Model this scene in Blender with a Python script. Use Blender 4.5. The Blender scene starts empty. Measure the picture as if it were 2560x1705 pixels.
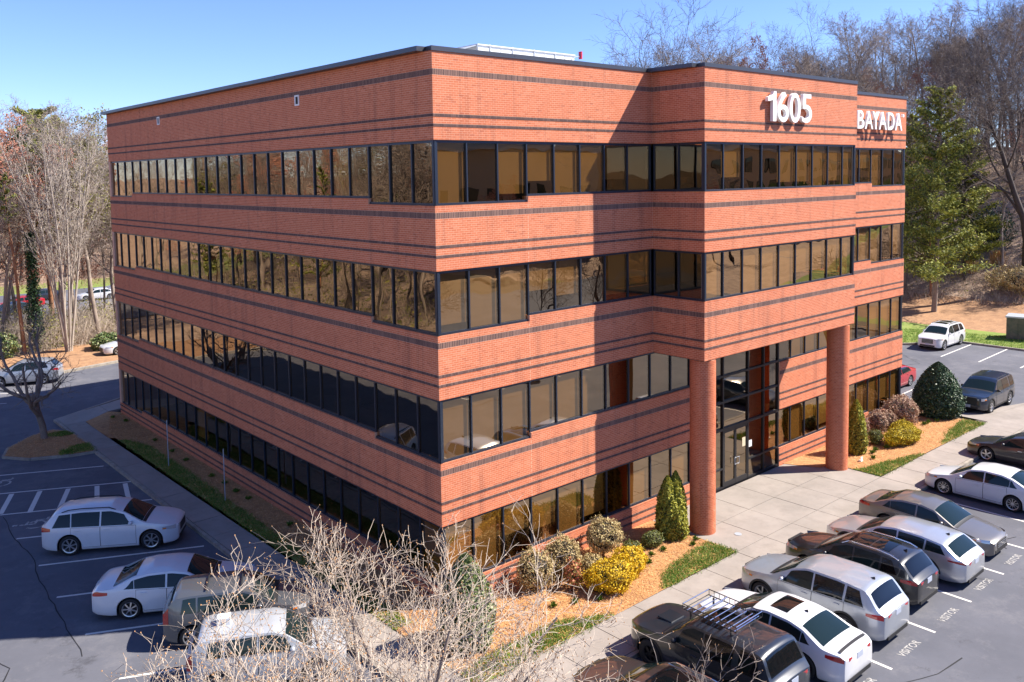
import bpy, bmesh, math, random
import numpy as np
from mathutils import Vector, Matrix
R = math.radians
rng = np.random.default_rng(7)
random.seed(7)
scene = bpy.context.scene
COL = scene.collection

# ------------------------------------------------------------------ camera, sky, sun, exposure
CAM = np.array([-15.7313, -21.5217, 13.7727])
yaw, pitch, roll, fpx, ppx, ppy = 0.7254, -0.0721, -0.0151, 2157.378, 1292.37, 592.12
_F = Vector((math.sin(yaw)*math.cos(pitch), math.cos(yaw)*math.cos(pitch), math.sin(pitch)))
_R = Vector((math.cos(yaw), -math.sin(yaw), 0)); _U = _R.cross(_F)
_R2 = math.cos(roll)*_R + math.sin(roll)*_U; _U2 = -math.sin(roll)*_R + math.cos(roll)*_U
cd = bpy.data.cameras.new('camera'); cam = bpy.data.objects.new('camera', cd); COL.objects.link(cam)
m = Matrix((_R2, _U2, -_F)).transposed().to_4x4(); m.translation = Vector(CAM); cam.matrix_world = m
cd.sensor_fit = 'HORIZONTAL'; cd.sensor_width = 36; cd.lens = fpx/2560*36
cd.shift_x = (1280-ppx)/2560; cd.shift_y = (ppy-852.5)/2560
cd.clip_start = 0.1; cd.clip_end = 6000
scene.camera = cam

SUN_EL, SUN_AZ = R(46.4), R(126.2)          # azimuth from +Y towards +X
SDIR = Vector((math.sin(SUN_AZ)*math.cos(SUN_EL), math.cos(SUN_AZ)*math.cos(SUN_EL), math.sin(SUN_EL)))
w = bpy.data.worlds.new('World'); scene.world = w; w.use_nodes = True
nt = w.node_tree; bg = nt.nodes['Background']
sky = nt.nodes.new('ShaderNodeTexSky'); sky.sky_type = 'NISHITA'; sky.sun_disc = False
sky.sun_elevation = SUN_EL; sky.sun_rotation = SUN_AZ; sky.altitude = 1800
sky.air_density = 1.0; sky.dust_density = 0.1; sky.ozone_density = 2.0
tn = nt.nodes.new('ShaderNodeMix'); tn.data_type = 'RGBA'; tn.blend_type = 'MULTIPLY'; tn.inputs[0].default_value = 1; tn.inputs[7].default_value = (.55, .615, .86, 1)
nt.links.new(sky.outputs[0], tn.inputs[6]); nt.links.new(tn.outputs[2], bg.inputs[0]); bg.inputs[1].default_value = 0.112
sl = bpy.data.lights.new('sun', 'SUN'); sl.energy = 4.4; sl.angle = R(0.53); sl.color = (1.0, 0.93, 0.83)
so = bpy.data.objects.new('sun', sl); COL.objects.link(so)
so.rotation_euler = SDIR.to_track_quat('Z', 'Y').to_euler(); so.location = (60, -60, 80)
scene.view_settings.view_transform = 'Standard'; scene.view_settings.look = 'None'
scene.view_settings.exposure = 1.3; scene.view_settings.gamma = 1.0
try: scene.view_settings.use_curve_mapping = False
except Exception: pass
scene.render.engine = 'CYCLES'
scene.cycles.max_bounces = 8; scene.cycles.transparent_max_bounces = 12
scene.cycles.diffuse_bounces = 3; scene.cycles.glossy_bounces = 4
scene.cycles.caustics_reflective = False; scene.cycles.caustics_refractive = False
scene.cycles.use_denoising = True

# ------------------------------------------------------------------ materials
def new_mat(name):
    m = bpy.data.materials.new(name); m.use_nodes = True
    nt = m.node_tree; b = nt.nodes['Principled BSDF']
    return m, nt, b
def _n(nt, t, **k):
    n = nt.nodes.new(t)
    for a, v in k.items(): setattr(n, a, v)
    return n
def simple(name, col, rough=.6, metal=0, coat=0, spec=None, emit=None):
    m, nt, b = new_mat(name)
    b.inputs['Base Color'].default_value = (*col, 1); b.inputs['Roughness'].default_value = rough
    b.inputs['Metallic'].default_value = metal; b.inputs['Coat Weight'].default_value = coat
    if coat: b.inputs['Coat Roughness'].default_value = .04
    if spec is not None: b.inputs['Specular IOR Level'].default_value = spec
    return m
def ramp(nt, stops, fac, interp='LINEAR'):
    r = _n(nt, 'ShaderNodeValToRGB'); cr = r.color_ramp; cr.interpolation = interp
    while len(cr.elements) < len(stops): cr.elements.new(.5)
    for e, (p, c) in zip(cr.elements, stops): e.position = p; e.color = (*c, 1)
    nt.links.new(fac, r.inputs[0]); return r.outputs[0]
def noise(nt, scale, detail=4, rough=.6, vec=None, scl=None):
    n = _n(nt, 'ShaderNodeTexNoise'); n.inputs['Scale'].default_value = scale
    n.inputs['Detail'].default_value = detail; n.inputs['Roughness'].default_value = rough
    if vec is None:
        g = _n(nt, 'ShaderNodeNewGeometry'); vec = g.outputs['Position']
    if scl:
        mp = _n(nt, 'ShaderNodeMapping'); mp.inputs['Scale'].default_value = scl
        nt.links.new(vec, mp.inputs[0]); vec = mp.outputs[0]
    nt.links.new(vec, n.inputs['Vector']); return n.outputs['Fac']
def mixc(nt, a, b, fac, mode='MIX'):
    x = _n(nt, 'ShaderNodeMix', data_type='RGBA', blend_type=mode)
    for s, v in ((6, a), (7, b)):
        if hasattr(v, 'links'): nt.links.new(v, x.inputs[s])
        else: x.inputs[s].default_value = (*v, 1)
    if hasattr(fac, 'links'): nt.links.new(fac, x.inputs[0])
    else: x.inputs[0].default_value = fac
    return x.outputs[2]
def bump(nt, b, h, strength=.3, dist=.02):
    n = _n(nt, 'ShaderNodeBump'); n.inputs['Strength'].default_value = strength; n.inputs['Distance'].default_value = dist
    nt.links.new(h, n.inputs['Height']); nt.links.new(n.outputs[0], b.inputs['Normal'])
def islandmat(name, stops, rough=.8, patch=None, pscale=.6, pamt=.5, interp='LINEAR', transl=0):
    """colour varies from piece to piece (every disconnected face set), optionally in broad patches"""
    m, nt, b = new_mat(name)
    g = _n(nt, 'ShaderNodeNewGeometry')
    c = ramp(nt, stops, g.outputs['Random Per Island'], interp)
    if patch:
        nz = noise(nt, pscale, 3); c = mixc(nt, c, patch, ramp(nt, [(.42, (0,0,0)), (.66, (pamt,)*3)], nz))
    nt.links.new(c, b.inputs['Base Color']); b.inputs['Roughness'].default_value = rough
    if transl:
        t = _n(nt, 'ShaderNodeBsdfTranslucent'); nt.links.new(c, t.inputs[0])
        mx = _n(nt, 'ShaderNodeMixShader'); mx.inputs[0].default_value = transl
        out = nt.nodes['Material Output']
        nt.links.new(b.outputs[0], mx.inputs[1]); nt.links.new(t.outputs[0], mx.inputs[2]); nt.links.new(mx.outputs[0], out.inputs[0])
    return m
def surf(name, c1, c2, scale, rough=.9, c3=None, s3=8, amt3=.5, bmp=.3, bs=60, lo=.35, hi=.65, stretch=None):
    m, nt, b = new_mat(name)
    c = mixc(nt, c1, c2, ramp(nt, [(lo, (0,0,0)), (hi, (1,1,1))], noise(nt, scale, 5, .65, scl=stretch)))
    if c3: c = mixc(nt, c, c3, ramp(nt, [(.5, (0,0,0)), (.75, (amt3,)*3)], noise(nt, s3, 4, .7)))
    nt.links.new(c, b.inputs['Base Color']); b.inputs['Roughness'].default_value = rough
    bump(nt, b, noise(nt, bs, 4, .7), bmp, .01); return m

MT = {}
def brickmat(name, stops, patch):
    m, nt, b = new_mat(name)
    g = _n(nt, 'ShaderNodeNewGeometry')
    c = ramp(nt, stops, g.outputs['Random Per Island'])
    # broad blotches, as batches of brick differ
    c = mixc(nt, c, patch, ramp(nt, [(.4, (0,0,0)), (.75, (.55,)*3)], noise(nt, .5, 3, .6, scl=(1,1,1.6))))
    # narrow vertical run-off stains
    st = ramp(nt, [(.53, (0,0,0)), (.74, (.62,)*3)], noise(nt, 1.0, 3, .6, scl=(2.0, 2.0, .18)))
    c = mixc(nt, c, (patch[0]*.5, patch[1]*.5, patch[2]*.6), st)
    nt.links.new(c, b.inputs['Base Color']); b.inputs['Roughness'].default_value = .85
    b.inputs['Specular IOR Level'].default_value = .25
    return m
MT['brick'] = brickmat('red_brick', [(0,(.46,.135,.070)), (.1,(.56,.172,.082)), (.5,(.590,.188,.092)), (.9,(.62,.205,.104)), (1,(.66,.24,.13))], (.54,.150,.072))
MT['brick_dark'] = brickmat('dark_brick', [(0,(.105,.065,.058)), (.5,(.14,.083,.072)), (1,(.20,.12,.10))], (.12,.075,.068))
MT['mortar'] = surf('mortar', (.74,.44,.30), (.64,.37,.25), 3, .95, bmp=.2)
MT['frame'] = simple('bronze_frame', (.026,.036,.058), .38, .35, spec=.6)
MT['frame2'] = simple('dark_frame', (.03,.03,.034), .4, .4)
MT['coping'] = simple('coping_metal', (.075,.08,.095), .42, .5)
MT['conc'] = surf('concrete', (.33,.285,.25), (.27,.235,.205), .55, .92, (.22,.19,.165), 1.7, .55, .15, 90)
MT['kerb'] = surf('kerb_concrete', (.38,.34,.28), (.25,.22,.19), 2.2, .93, (.16,.13,.1), 5, .6, .25, 60)
MT['joint'] = simple('joint_dirt', (.09,.07,.055), .95)
def asphalt():
    m, nt, b = new_mat('asphalt')
    c = mixc(nt, (.084,.087,.105), (.122,.124,.146), ramp(nt, [(.38,(0,0,0)), (.66,(1,1,1))], noise(nt, .16, 6, .68)))
    c = mixc(nt, c, (.18,.175,.185), ramp(nt, [(.50,(0,0,0)), (.72,(.8,.8,.8))], noise(nt, .5, 8, .82)))
    c = mixc(nt, c, (.05,.05,.058), ramp(nt, [(.58,(0,0,0)), (.70,(.75,.75,.75))], noise(nt, .9, 6, .75)))
    c = mixc(nt, c, (.03,.03,.034), ramp(nt, [(.62,(0,0,0)), (.8,(.6,.6,.6))], noise(nt, 11, 4, .8)))
    nt.links.new(c, b.inputs['Base Color']); b.inputs['Roughness'].default_value = .88
    bump(nt, b, noise(nt, 70, 3, .7), .3, .008); return m
MT['asphalt'] = asphalt()
MT['crack'] = simple('crack_filler', (.014,.014,.016), .8)
def paint_worn(name, col, wear):
    m, nt, b = new_mat(name)
    c = mixc(nt, col, (.12,.115,.115), ramp(nt, [(wear,(0,0,0)), (wear+.12,(1,1,1))], noise(nt, 9, 5, .75)))
    nt.links.new(c, b.inputs['Base Color']); b.inputs['Roughness'].default_value = .8; return m
MT['line'] = paint_worn('road_paint', (.66,.63,.58), .6)
MT['line2'] = paint_worn('worn_road_paint', (.44,.42,.39), .49)
MT['mulch'] = surf('mulch', (.53,.27,.105), (.33,.155,.06), 5, .95, (.68,.43,.22), 22, .7, .8, 45)
def patchy(mat, dark, scale, lo, hi, amt):
    nt = mat.node_tree; b = nt.nodes['Principled BSDF']; src = b.inputs['Base Color'].links[0].from_socket
    c = mixc(nt, src, dark, ramp(nt, [(lo,(0,0,0)), (hi,(amt,)*3)], noise(nt, scale, 5, .7))); nt.links.new(c, b.inputs['Base Color'])
patchy(MT['mulch'], (.22,.10,.045), 1.1, .50, .72, .75); patchy(MT['conc'], (.16,.14,.12), .35, .52, .75, .5)
MT['straw'] = islandmat('pine_straw', [(0,(.30,.12,.045)), (.4,(.56,.26,.08)), (.75,(.74,.40,.14)), (1,(.85,.58,.30))], .9)
MT['leaflitter'] = surf('leaf_litter', (.46,.32,.225), (.25,.17,.12), .7, .95, (.60,.45,.33), 3.0, .7, .8, 9)
MT['pinelitter'] = surf('pine_litter', (.40,.22,.11), (.27,.145,.075), 1.2, .95, (.52,.33,.18), 5, .6, .6, 16)
MT['lawn'] = surf('lawn', (.15,.235,.035), (.22,.27,.05), .8, .95, (.33,.26,.11), 2.5, .5, .5, 30)
MT['soil'] = surf('ground_soil', (.17,.12,.08), (.11,.085,.055), .3, .95, (.12,.13,.045), 1.2, .5, .6, 6)
MT['grass'] = islandmat('grass_blades', [(0,(.06,.14,.014)), (.5,(.13,.25,.025)), (.85,(.22,.32,.04)), (1,(.46,.38,.15))], .7, transl=.25)
MT['bark'] = surf('grey_bark', (.30,.24,.20), (.19,.15,.125), 2.5, .95, bmp=.5, bs=20)
MT['barkpale'] = surf('pale_bark', (.45,.385,.325), (.31,.26,.215), 1.5, .95, bmp=.4, bs=20)
MT['barkwood'] = surf('woods_bark', (.40,.32,.26), (.20,.16,.13), .5, .95, bmp=.3, bs=9)
MT['barkred'] = surf('red_twig_bark', (.42,.25,.19), (.30,.20,.155), .4, .95, bmp=.3, bs=9)
MT['twigdark'] = surf('dark_twigs', (.19,.15,.13), (.12,.095,.08), .5, .95, bmp=.2, bs=9)
MT['twigdark'] = surf('dark_twigs', (.19,.15,.13), (.12,.095,.08), .5, .95, bmp=.2, bs=9)
MT['barkdark'] = surf('dark_bark', (.09,.07,.062), (.055,.045,.04), 2, .95, bmp=.4, bs=20)
MT['barkpine'] = surf('pine_bark', (.33,.155,.075), (.20,.10,.06), 2, .95, bmp=.4, bs=12)
MT['barktan'] = surf('tan_bark', (.52,.43,.34), (.36,.29,.23), 6, .9, bmp=.4, bs=40)
MT['bud'] = simple('buds', (.46,.25,.11), .8)
MT['redbud'] = islandmat('red_buds', [(0,(.36,.13,.08)), (1,(.52,.24,.15))], .8)
MT['pine'] = islandmat('pine_needles', [(0,(.07,.095,.018)), (.5,(.22,.25,.04)), (1,(.46,.44,.09))], .7, transl=.2)
MT['olive'] = islandmat('olive_haze_leaves', [(0,(.11,.12,.03)), (1,(.36,.33,.08))], .8, transl=.2)
MT['holly'] = islandmat('holly_leaves', [(0,(.010,.035,.012)), (.55,(.025,.065,.022)), (.85,(.055,.12,.04)), (1,(.16,.18,.10))], .5)
MT['holly_light'] = islandmat('light_holly_leaves', [(0,(.03,.07,.015)), (.45,(.10,.15,.04)), (.8,(.22,.25,.08)), (1,(.36,.33,.17))], .55)
MT['arb'] = islandmat('arborvitae_sprays', [(0,(.06,.08,.008)), (.25,(.21,.22,.02)), (.65,(.38,.36,.032)), (1,(.52,.46,.06))], .7, transl=.15)
MT['tanleaf'] = islandmat('tan_shrub_leaves', [(0,(.24,.165,.07)), (.3,(.46,.34,.15)), (.75,(.60,.47,.24)), (1,(.34,.29,.09))], .75, transl=.1)
MT['pinkleaf'] = islandmat('pinkish_shrub_leaves', [(0,(.22,.12,.09)), (.4,(.42,.26,.18)), (.75,(.54,.36,.25)), (1,(.32,.23,.11))], .75, transl=.1)
MT['yellow'] = islandmat('yellow_flowers', [(0,(.16,.12,.008)), (.15,(.50,.33,.006)), (.6,(.70,.44,.006)), (1,(.82,.58,.02))], .7, transl=.15)
MT['yellow2'] = islandmat('yellow_green_foliage', [(0,(.12,.10,.006)), (.3,(.34,.26,.008)), (.7,(.55,.41,.012)), (1,(.62,.50,.03))], .7, transl=.15)
MT['box'] = islandmat('boxwood_leaves', [(0,(.05,.07,.01)), (.5,(.12,.14,.025)), (1,(.24,.23,.06))], .6, transl=.1)
MT['nandina'] = islandmat('nandina_leaves', [(0,(.30,.05,.03)), (.4,(.50,.16,.08)), (.7,(.45,.27,.08)), (1,(.20,.20,.05))], .6, transl=.15)
MT['tuft'] = islandmat('tuft_leaves', [(0,(.05,.12,.012)), (1,(.18,.27,.03))], .6, transl=.2)
MT['straw2'] = islandmat('dry_grass', [(0,(.52,.27,.08)), (1,(.80,.50,.20))], .8, transl=.2)
MT['inner'] = simple('dark_core', (.03,.026,.018), 1)
MT['metalgrey'] = simple('galvanised_steel', (.45,.48,.52), .5, .3)
MT['white'] = simple('white_paint', (.78,.78,.76), .45)
MT['whitesign'] = simple('white_sign_face', (.88,.88,.87), .4)
MT['boxgreen'] = surf('cabinet_paint', (.085,.10,.075), (.17,.15,.11), 3, .7, bmp=.1)
MT['interior'] = simple('interior_dark', (.035,.03,.026), .9)
MT['ceil'] = simple('ceiling_grey', (.10,.09,.08), .9)
def blindmat():
    m, nt, b = new_mat('roller_blind')
    c = mixc(nt, (.62,.52,.36), (.52,.44,.31), noise(nt, 2.0, 2, .5))
    nt.links.new(c, b.inputs['Base Color']); b.inputs['Roughness'].default_value = .9; return m
MT['blind'] = blindmat()
def glass(name, tint, gl, base):
    m, nt, b = new_mat(name); out = nt.nodes['Material Output']; nt.nodes.remove(b)
    tr = _n(nt, 'ShaderNodeBsdfTransparent'); tr.inputs[0].default_value = (*tint, 1)
    g = _n(nt, 'ShaderNodeBsdfGlossy'); g.inputs['Color'].default_value = (*gl, 1); g.inputs['Roughness'].default_value = .005
    oi = _n(nt, 'ShaderNodeObjectInfo')
    # each pane bows a little differently
    add = _n(nt, 'ShaderNodeVectorMath', operation='ADD'); geo = _n(nt, 'ShaderNodeNewGeometry')
    nt.links.new(geo.outputs['Position'], add.inputs[0])
    cmb = _n(nt, 'ShaderNodeMath', operation='MULTIPLY'); cmb.inputs[1].default_value = 40; nt.links.new(oi.outputs['Random'], cmb.inputs[0])
    nt.links.new(cmb.outputs[0], add.inputs[1])
    nz = noise(nt, .7, 1, .4, vec=add.outputs[0])
    bp = _n(nt, 'ShaderNodeBump'); bp.inputs['Strength'].default_value = .18; bp.inputs['Distance'].default_value = .05
    nt.links.new(nz, bp.inputs['Height']); nt.links.new(bp.outputs[0], g.inputs['Normal'])
    dt = _n(nt, 'ShaderNodeVectorMath', operation='DOT_PRODUCT'); nt.links.new(geo.outputs['Incoming'], dt.inputs[0]); nt.links.new(geo.outputs['Normal'], dt.inputs[1])
    ab = _n(nt, 'ShaderNodeMath', operation='ABSOLUTE'); nt.links.new(dt.outputs['Value'], ab.inputs[0])
    om = _n(nt, 'ShaderNodeMath', operation='SUBTRACT'); om.inputs[0].default_value = 1; nt.links.new(ab.outputs[0], om.inputs[1])
    fr = _n(nt, 'ShaderNodeMath', operation='POWER'); fr.inputs[1].default_value = 5; nt.links.new(om.outputs[0], fr.inputs[0])
    ma = _n(nt, 'ShaderNodeMath', operation='MULTIPLY_ADD'); ma.inputs[1].default_value = 1-base; ma.inputs[2].default_value = base
    nt.links.new(fr.outputs[0], ma.inputs[0])
    mx = _n(nt, 'ShaderNodeMixShader'); nt.links.new(ma.outputs[0], mx.inputs[0])
    nt.links.new(tr.outputs[0], mx.inputs[1]); nt.links.new(g.outputs[0], mx.inputs[2]); nt.links.new(mx.outputs[0], out.inputs[0])
    return m
MT['glass'] = glass('bronze_glass', (.56,.42,.24), (.86,.72,.56), .29)

# ------------------------------------------------------------------ object helpers
def mk(name, verts, faces, mat, parent=None, smooth=False, kind=None, midx=None, loc=None):
    me = bpy.data.meshes.new(name)
    if isinstance(verts, np.ndarray) and isinstance(faces, np.ndarray):
        nv, nf, k = len(verts), len(faces), faces.shape[1]
        me.vertices.add(nv); me.vertices.foreach_set('co', verts.astype(np.float32).ravel())
        me.loops.add(nf*k); me.loops.foreach_set('vertex_index', faces.astype(np.int32).ravel())
        me.polygons.add(nf); me.polygons.foreach_set('loop_start', np.arange(nf, dtype=np.int32)*k)
        me.polygons.foreach_set('loop_total', np.full(nf, k, dtype=np.int32))
        me.update(calc_edges=True)
    else:
        me.from_pydata([tuple(v) for v in verts], [], [tuple(f) for f in faces]); me.update()
    for mm in (mat if isinstance(mat, (list, tuple)) else [mat]): me.materials.append(mm)
    if midx is not None: me.polygons.foreach_set('material_index', np.asarray(midx, dtype=np.int32))
    me.polygons.foreach_set('use_smooth', np.full(len(me.polygons), bool(smooth)))
    o = bpy.data.objects.new(name, me); COL.objects.link(o)
    if parent: o.parent = parent
    if loc is not None: o.location = loc
    if kind: o['kind'] = kind
    return o
def thing(name, label, cat, loc=(0,0,0), rz=0, group=None):
    o = bpy.data.objects.new(name, None); COL.objects.link(o); o.empty_display_size = .2
    o.location = loc; o.rotation_euler = (0,0,rz); o['label'] = label; o['category'] = cat
    if group: o['group'] = group
    return o
def tag(o, label, cat, group=None, kind=None):
    o['label'] = label; o['category'] = cat
    if group: o['group'] = group
    if kind: o['kind'] = kind
    return o
def dup(root, loc, rz=0, label=None, group=None, scale=None):
    r = root.copy(); COL.objects.link(r); r.location = loc; r.rotation_euler = (0,0,rz)
    if scale: r.scale = scale if isinstance(scale, tuple) else (scale,)*3
    if label: r['label'] = label
    if group: r['group'] = group
    for ch in list(root.children):
        c = ch.copy(); COL.objects.link(c); c.parent = r
        for g in ch.children:
            d = g.copy(); COL.objects.link(d); d.parent = c
    return r
class MB:
    def __init__(s): s.v = []; s.f = []
    def box(s, x0, x1, y0, y1, z0, z1):
        b = len(s.v); s.v += [(x0,y0,z0),(x1,y0,z0),(x1,y1,z0),(x0,y1,z0),(x0,y0,z1),(x1,y0,z1),(x1,y1,z1),(x0,y1,z1)]
        s.f += [(b,b+3,b+2,b+1),(b+4,b+5,b+6,b+7),(b,b+1,b+5,b+4),(b+1,b+2,b+6,b+5),(b+2,b+3,b+7,b+6),(b+3,b,b+4,b+7)]; return s
    def tube(s, pts, r, n=6, r2=None, cap=True):
        pts = [Vector(p) for p in pts]; rs = r if isinstance(r, (list, tuple)) else [r]*len(pts)
        rings = []
        for i, p in enumerate(pts):
            d = (pts[min(i+1, len(pts)-1)]-pts[max(i-1, 0)]).normalized()
            a = d.orthogonal().normalized() if i == 0 else (a - d*a.dot(d)).normalized()
            c = d.cross(a); b = len(s.v)
            for k in range(n):
                t = 2*math.pi*k/n; s.v.append(tuple(p + a*math.cos(t)*rs[i] + c*math.sin(t)*rs[i]))
            rings.append(b)
        for i in range(len(pts)-1):
            for k in range(n):
                s.f.append((rings[i]+k, rings[i]+(k+1)%n, rings[i+1]+(k+1)%n, rings[i+1]+k))
        if cap: s.f.append(tuple(rings[0]+k for k in reversed(range(n)))); s.f.append(tuple(rings[-1]+k for k in range(n)))
        return s
    def poly(s, pts): b = len(s.v); s.v += pts; s.f.append(tuple(range(b, b+len(pts)))); return s
    def prism(s, pts, z0, z1):
        b = len(s.v); n = len(pts); s.v += [(x,y,z0) for x,y in pts]+[(x,y,z1) for x,y in pts]
        s.f.append(tuple(range(b+n, b+2*n))); s.f.append(tuple(reversed(range(b, b+n))))
        for i in range(n): s.f.append((b+i, b+(i+1)%n, b+n+(i+1)%n, b+n+i))
        return s
    def build(s, name, mat, parent=None, **k): return mk(name, s.v, s.f, mat, parent, **k)
LZ = -0.13                                     # the car parks lie a kerb's height below the walks
def L(x, y):                                   # carry a point surveyed at walk level down to car-park level
    f = (CAM[2]-LZ)/CAM[2]; return (CAM[0]+(x-CAM[0])*f, CAM[1]+(y-CAM[1])*f)
# island colour also depends on the object, so single bricks that share one mesh still differ
for key in ('brick', 'brick_dark'):
    _nt = MT[key].node_tree
    g_ = [n for n in _nt.nodes if n.type == 'NEW_GEOMETRY' and n.outputs['Random Per Island'].links][0]
    tgt = g_.outputs['Random Per Island'].links[0].to_socket
    oi = _n(_nt, 'ShaderNodeObjectInfo'); ad = _n(_nt, 'ShaderNodeMath', operation='ADD'); fr = _n(_nt, 'ShaderNodeMath', operation='FRACT')
    _nt.links.new(g_.outputs['Random Per Island'], ad.inputs[0]); _nt.links.new(oi.outputs['Random'], ad.inputs[1])
    _nt.links.new(ad.outputs[0], fr.inputs[0]); _nt.links.new(fr.outputs[0], tgt)

# ------------------------------------------------------------------ ground, car parks, walks
def smooth(t): t = np.clip(t, 0, 1); return t*t*(3-2*t)
def hgt(x, y):
    x = np.asarray(x, float); y = np.asarray(y, float)
    r = np.clip(x-61, 0, 400); hr = 17*smooth(r/66)*smooth((y+60)/50)
    f = np.clip(y-118, 0, 400); hf = 9*smooth(f/70)
    wst = np.clip(-27-x, 0, 300); hw = 15*smooth(wst/75)*smooth((y+10)/30)
    d = -1.0*smooth((y-62)/14)*smooth((60-x)/15)
    bumpy = .25*np.sin(x*.31+y*.17)*np.cos(y*.23-x*.11)*np.clip((r+f+wst)/20, 0, 1)
    return -.22 + np.maximum.reduce([hr, hf, hw]) + d + bumpy
def terrain():
    gx = np.concatenate([[-1500,-700,-350,-220], np.arange(-150, 241, 2.5), [300,420,700,1500]])
    gy = np.concatenate([[-1500,-700,-350,-220], np.arange(-150, 261, 2.5), [320,450,700,1500]])
    X, Y = np.meshgrid(gx, gy, indexing='ij'); Z = hgt(X, Y)
    v = np.stack([X, Y, Z], -1).reshape(-1, 3); n = len(gy)
    i, j = np.meshgrid(np.arange(len(gx)-1), np.arange(len(gy)-1), indexing='ij'); a = (i*n+j).ravel()
    f = np.stack([a, a+n, a+n+1, a+1], -1)
    cx = v[f][:, :, 0].mean(1); cy = v[f][:, :, 1].mean(1)
    mi = np.zeros(len(f), int)                                  # 0 woodland litter, 1 lawn, 2 soil
    mi[(cx > 50) & (cx < 61.5) & (cy > -60) & (cy < 60)] = 1
    mi[(cx < 58) & (cy > 108) & (cy < 119)] = 1
    mi[(cy < -10) & (cx < 60)] = 2; mi[(cy < -33) & (cy > -37)] = 1
    mi[(cx > 61.3) & (cx < 71+.12*cy) & (cy > -25) & (cy < 45)] = 3
    mk('ground', v, f, [MT['leaflitter'], MT['lawn'], MT['soil'], MT['pinelitter']], smooth=True, kind='structure', midx=mi)
terrain()
lot = mk('parking_lot', [(-20.5,-46,LZ),(50.2,-46,LZ),(50.2,-20,LZ),(55.6,-20,LZ),(55.6,7.6,LZ),(52.4,8.2,LZ),(50.2,10,LZ),(50.2,47.5,LZ),(9,48.6,LZ),(-2.6,45.9,LZ),(-20.5,43.2,LZ)],
         [(0,1,2,3,4,5,6,7,8,9,10)], MT['asphalt'], kind='structure')
# farther car park seen through the trees
far_lot = mk('far_parking_lot', [(-30,76,-1.12),(58,76,-1.12),(58,108,-1.12),(-30,108,-1.12)], [(0,1,2,3)], MT['asphalt'], kind='structure')
opp_lot = mk('opposite_road', [(-60,-57,-.14),(160,-57,-.14),(160,-37,-.14),(-60,-37,-.14)], [(0,1,2,3)], MT['asphalt'], kind='structure')

def strip(a, b, w, z, name='painted_line', mat='line', parent=None, jag=0):
    a = Vector((*a, z)); b = Vector((*b, z)); d = (b-a).normalized(); n = Vector((-d.y, d.x, 0))*w/2
    return mk(name, [a-n, b-n, b+n, a+n], [(0,1,2,3)], MT[mat], parent or lot)
ZP = LZ+.004
# right-hand bays, square to the kerb
for x in (-3.75+2.75, 1.75, 4.52, 7.27, 10.1, 12.81, 15.6, 18.3, 20.95, 23.65, 26.35, 29.05, 31.7):
    strip((x, -5.95), (x, -11.05), .105, ZP)
# left-hand bays, slanted
for a, b in [((-8.6,24.95),(-3.7,22.45)), ((-8.62,21.95),(-3.42,19.25)), ((-8.75,18.95),(-3.5,16.3)), ((-8.8,15.76),(-3.6,13.1)), ((-8.75,12.55),(-3.73,10.04)),
             ((-8.9,9.49),(-3.75,6.9)), ((-8.88,6.29),(-3.75,3.75)), ((-8.87,3.13),(-3.75,.6)), ((-8.85,0),(-3.75,-2.5))]:
    strip(L(*a), L(*b), .105, ZP)
for a, b in [((-8.71,19.05),(-7.84,21.35)), ((-7.78,18.38),(-6.83,20.85)), ((-6.76,17.93),(-5.81,20.29)), ((-5.45,17.3),(-4.76,19.75)), ((-4.3,16.8),(-3.72,19.2))]:
    strip(L(*a), L(*b), .2, ZP+.002)
# opposite bays, beyond the aisle on the left (mirrored in the glass)
for k in range(9): strip((-20.4, -2+3.1*k), (-15.6, -4.4+3.1*k), .105, ZP)
for k in range(14): strip((-2+2.75*k, -20.2), (-2+2.75*k, -25), .105, ZP)
for y in (1.78, -.95, 4.5, 7.2): strip(L(34.9, y), L(39.9, y+.15), .105, ZP)
for y in (4.75, 2.15, -.55, -3.2, -5.9, -8.6): strip(L(48.8, y-.1), L(55.0, y+.1), .11, ZP)
for a, b in [((-6.2,43.6),(-3.04,41.78)), ((-7,40.6),(-4.5,39.43))]: strip(L(*a), L(*b), .11, ZP)
# stop line across the ramp
def wig(pts, w, z, name, mat, parent):
    out = MB(); P = [Vector((*p, z)) for p in pts]; Q = []
    for i in range(len(P)-1):
        n = max(2, int((P[i+1]-P[i]).length/.5))
        for k in range(n): Q.append(P[i].lerp(P[i+1], k/n))
    Q.append(P[-1]); Q = [q+Vector((random.uniform(-.05,.05), random.uniform(-.05,.05), 0)) for q in Q]
    l = []; r = []
    for i, q in enumerate(Q):
        d = (Q[min(i+1,len(Q)-1)]-Q[max(i-1,0)]).normalized(); n = Vector((-d.y, d.x, 0))*w*random.uniform(.3,.6); l.append(q+n); r.append(q-n)
    out.v = l+r; n = len(Q); out.f = [(i, n+i, n+i+1, i+1) for i in range(n-1)]
    return out.build(name, MT[mat], parent)
for pts in [[L(-8.69,18.66),L(-8.82,15.8),L(-8.75,13.7),L(-9.0,11.2),L(-9.1,9.0),L(-9.3,5)], [(9.3,-12.1),(8.0,-12.0),(6.2,-11.3),(5.1,-11.0)], [(19.2,-10.2),(18.2,-9.9),(17.8,-10.4)],
            [(15,-13.5),(18,-12.3),(23,-12.7),(29,-12.1)], [(-13,20),(-11.2,22),(-11,27),(-9,31)], [(39,3),(43,6),(46,5),(50,9)], [(-5,38),(0,40.5),(4,41),(9,44)], [(3,-15),(9,-16),(14,-19),(22,-18)], [(-14,-1),(-11,6),(-12.3,13)]]:
    wig(pts, .035, ZP+.004, 'crack', 'crack', lot)
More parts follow.
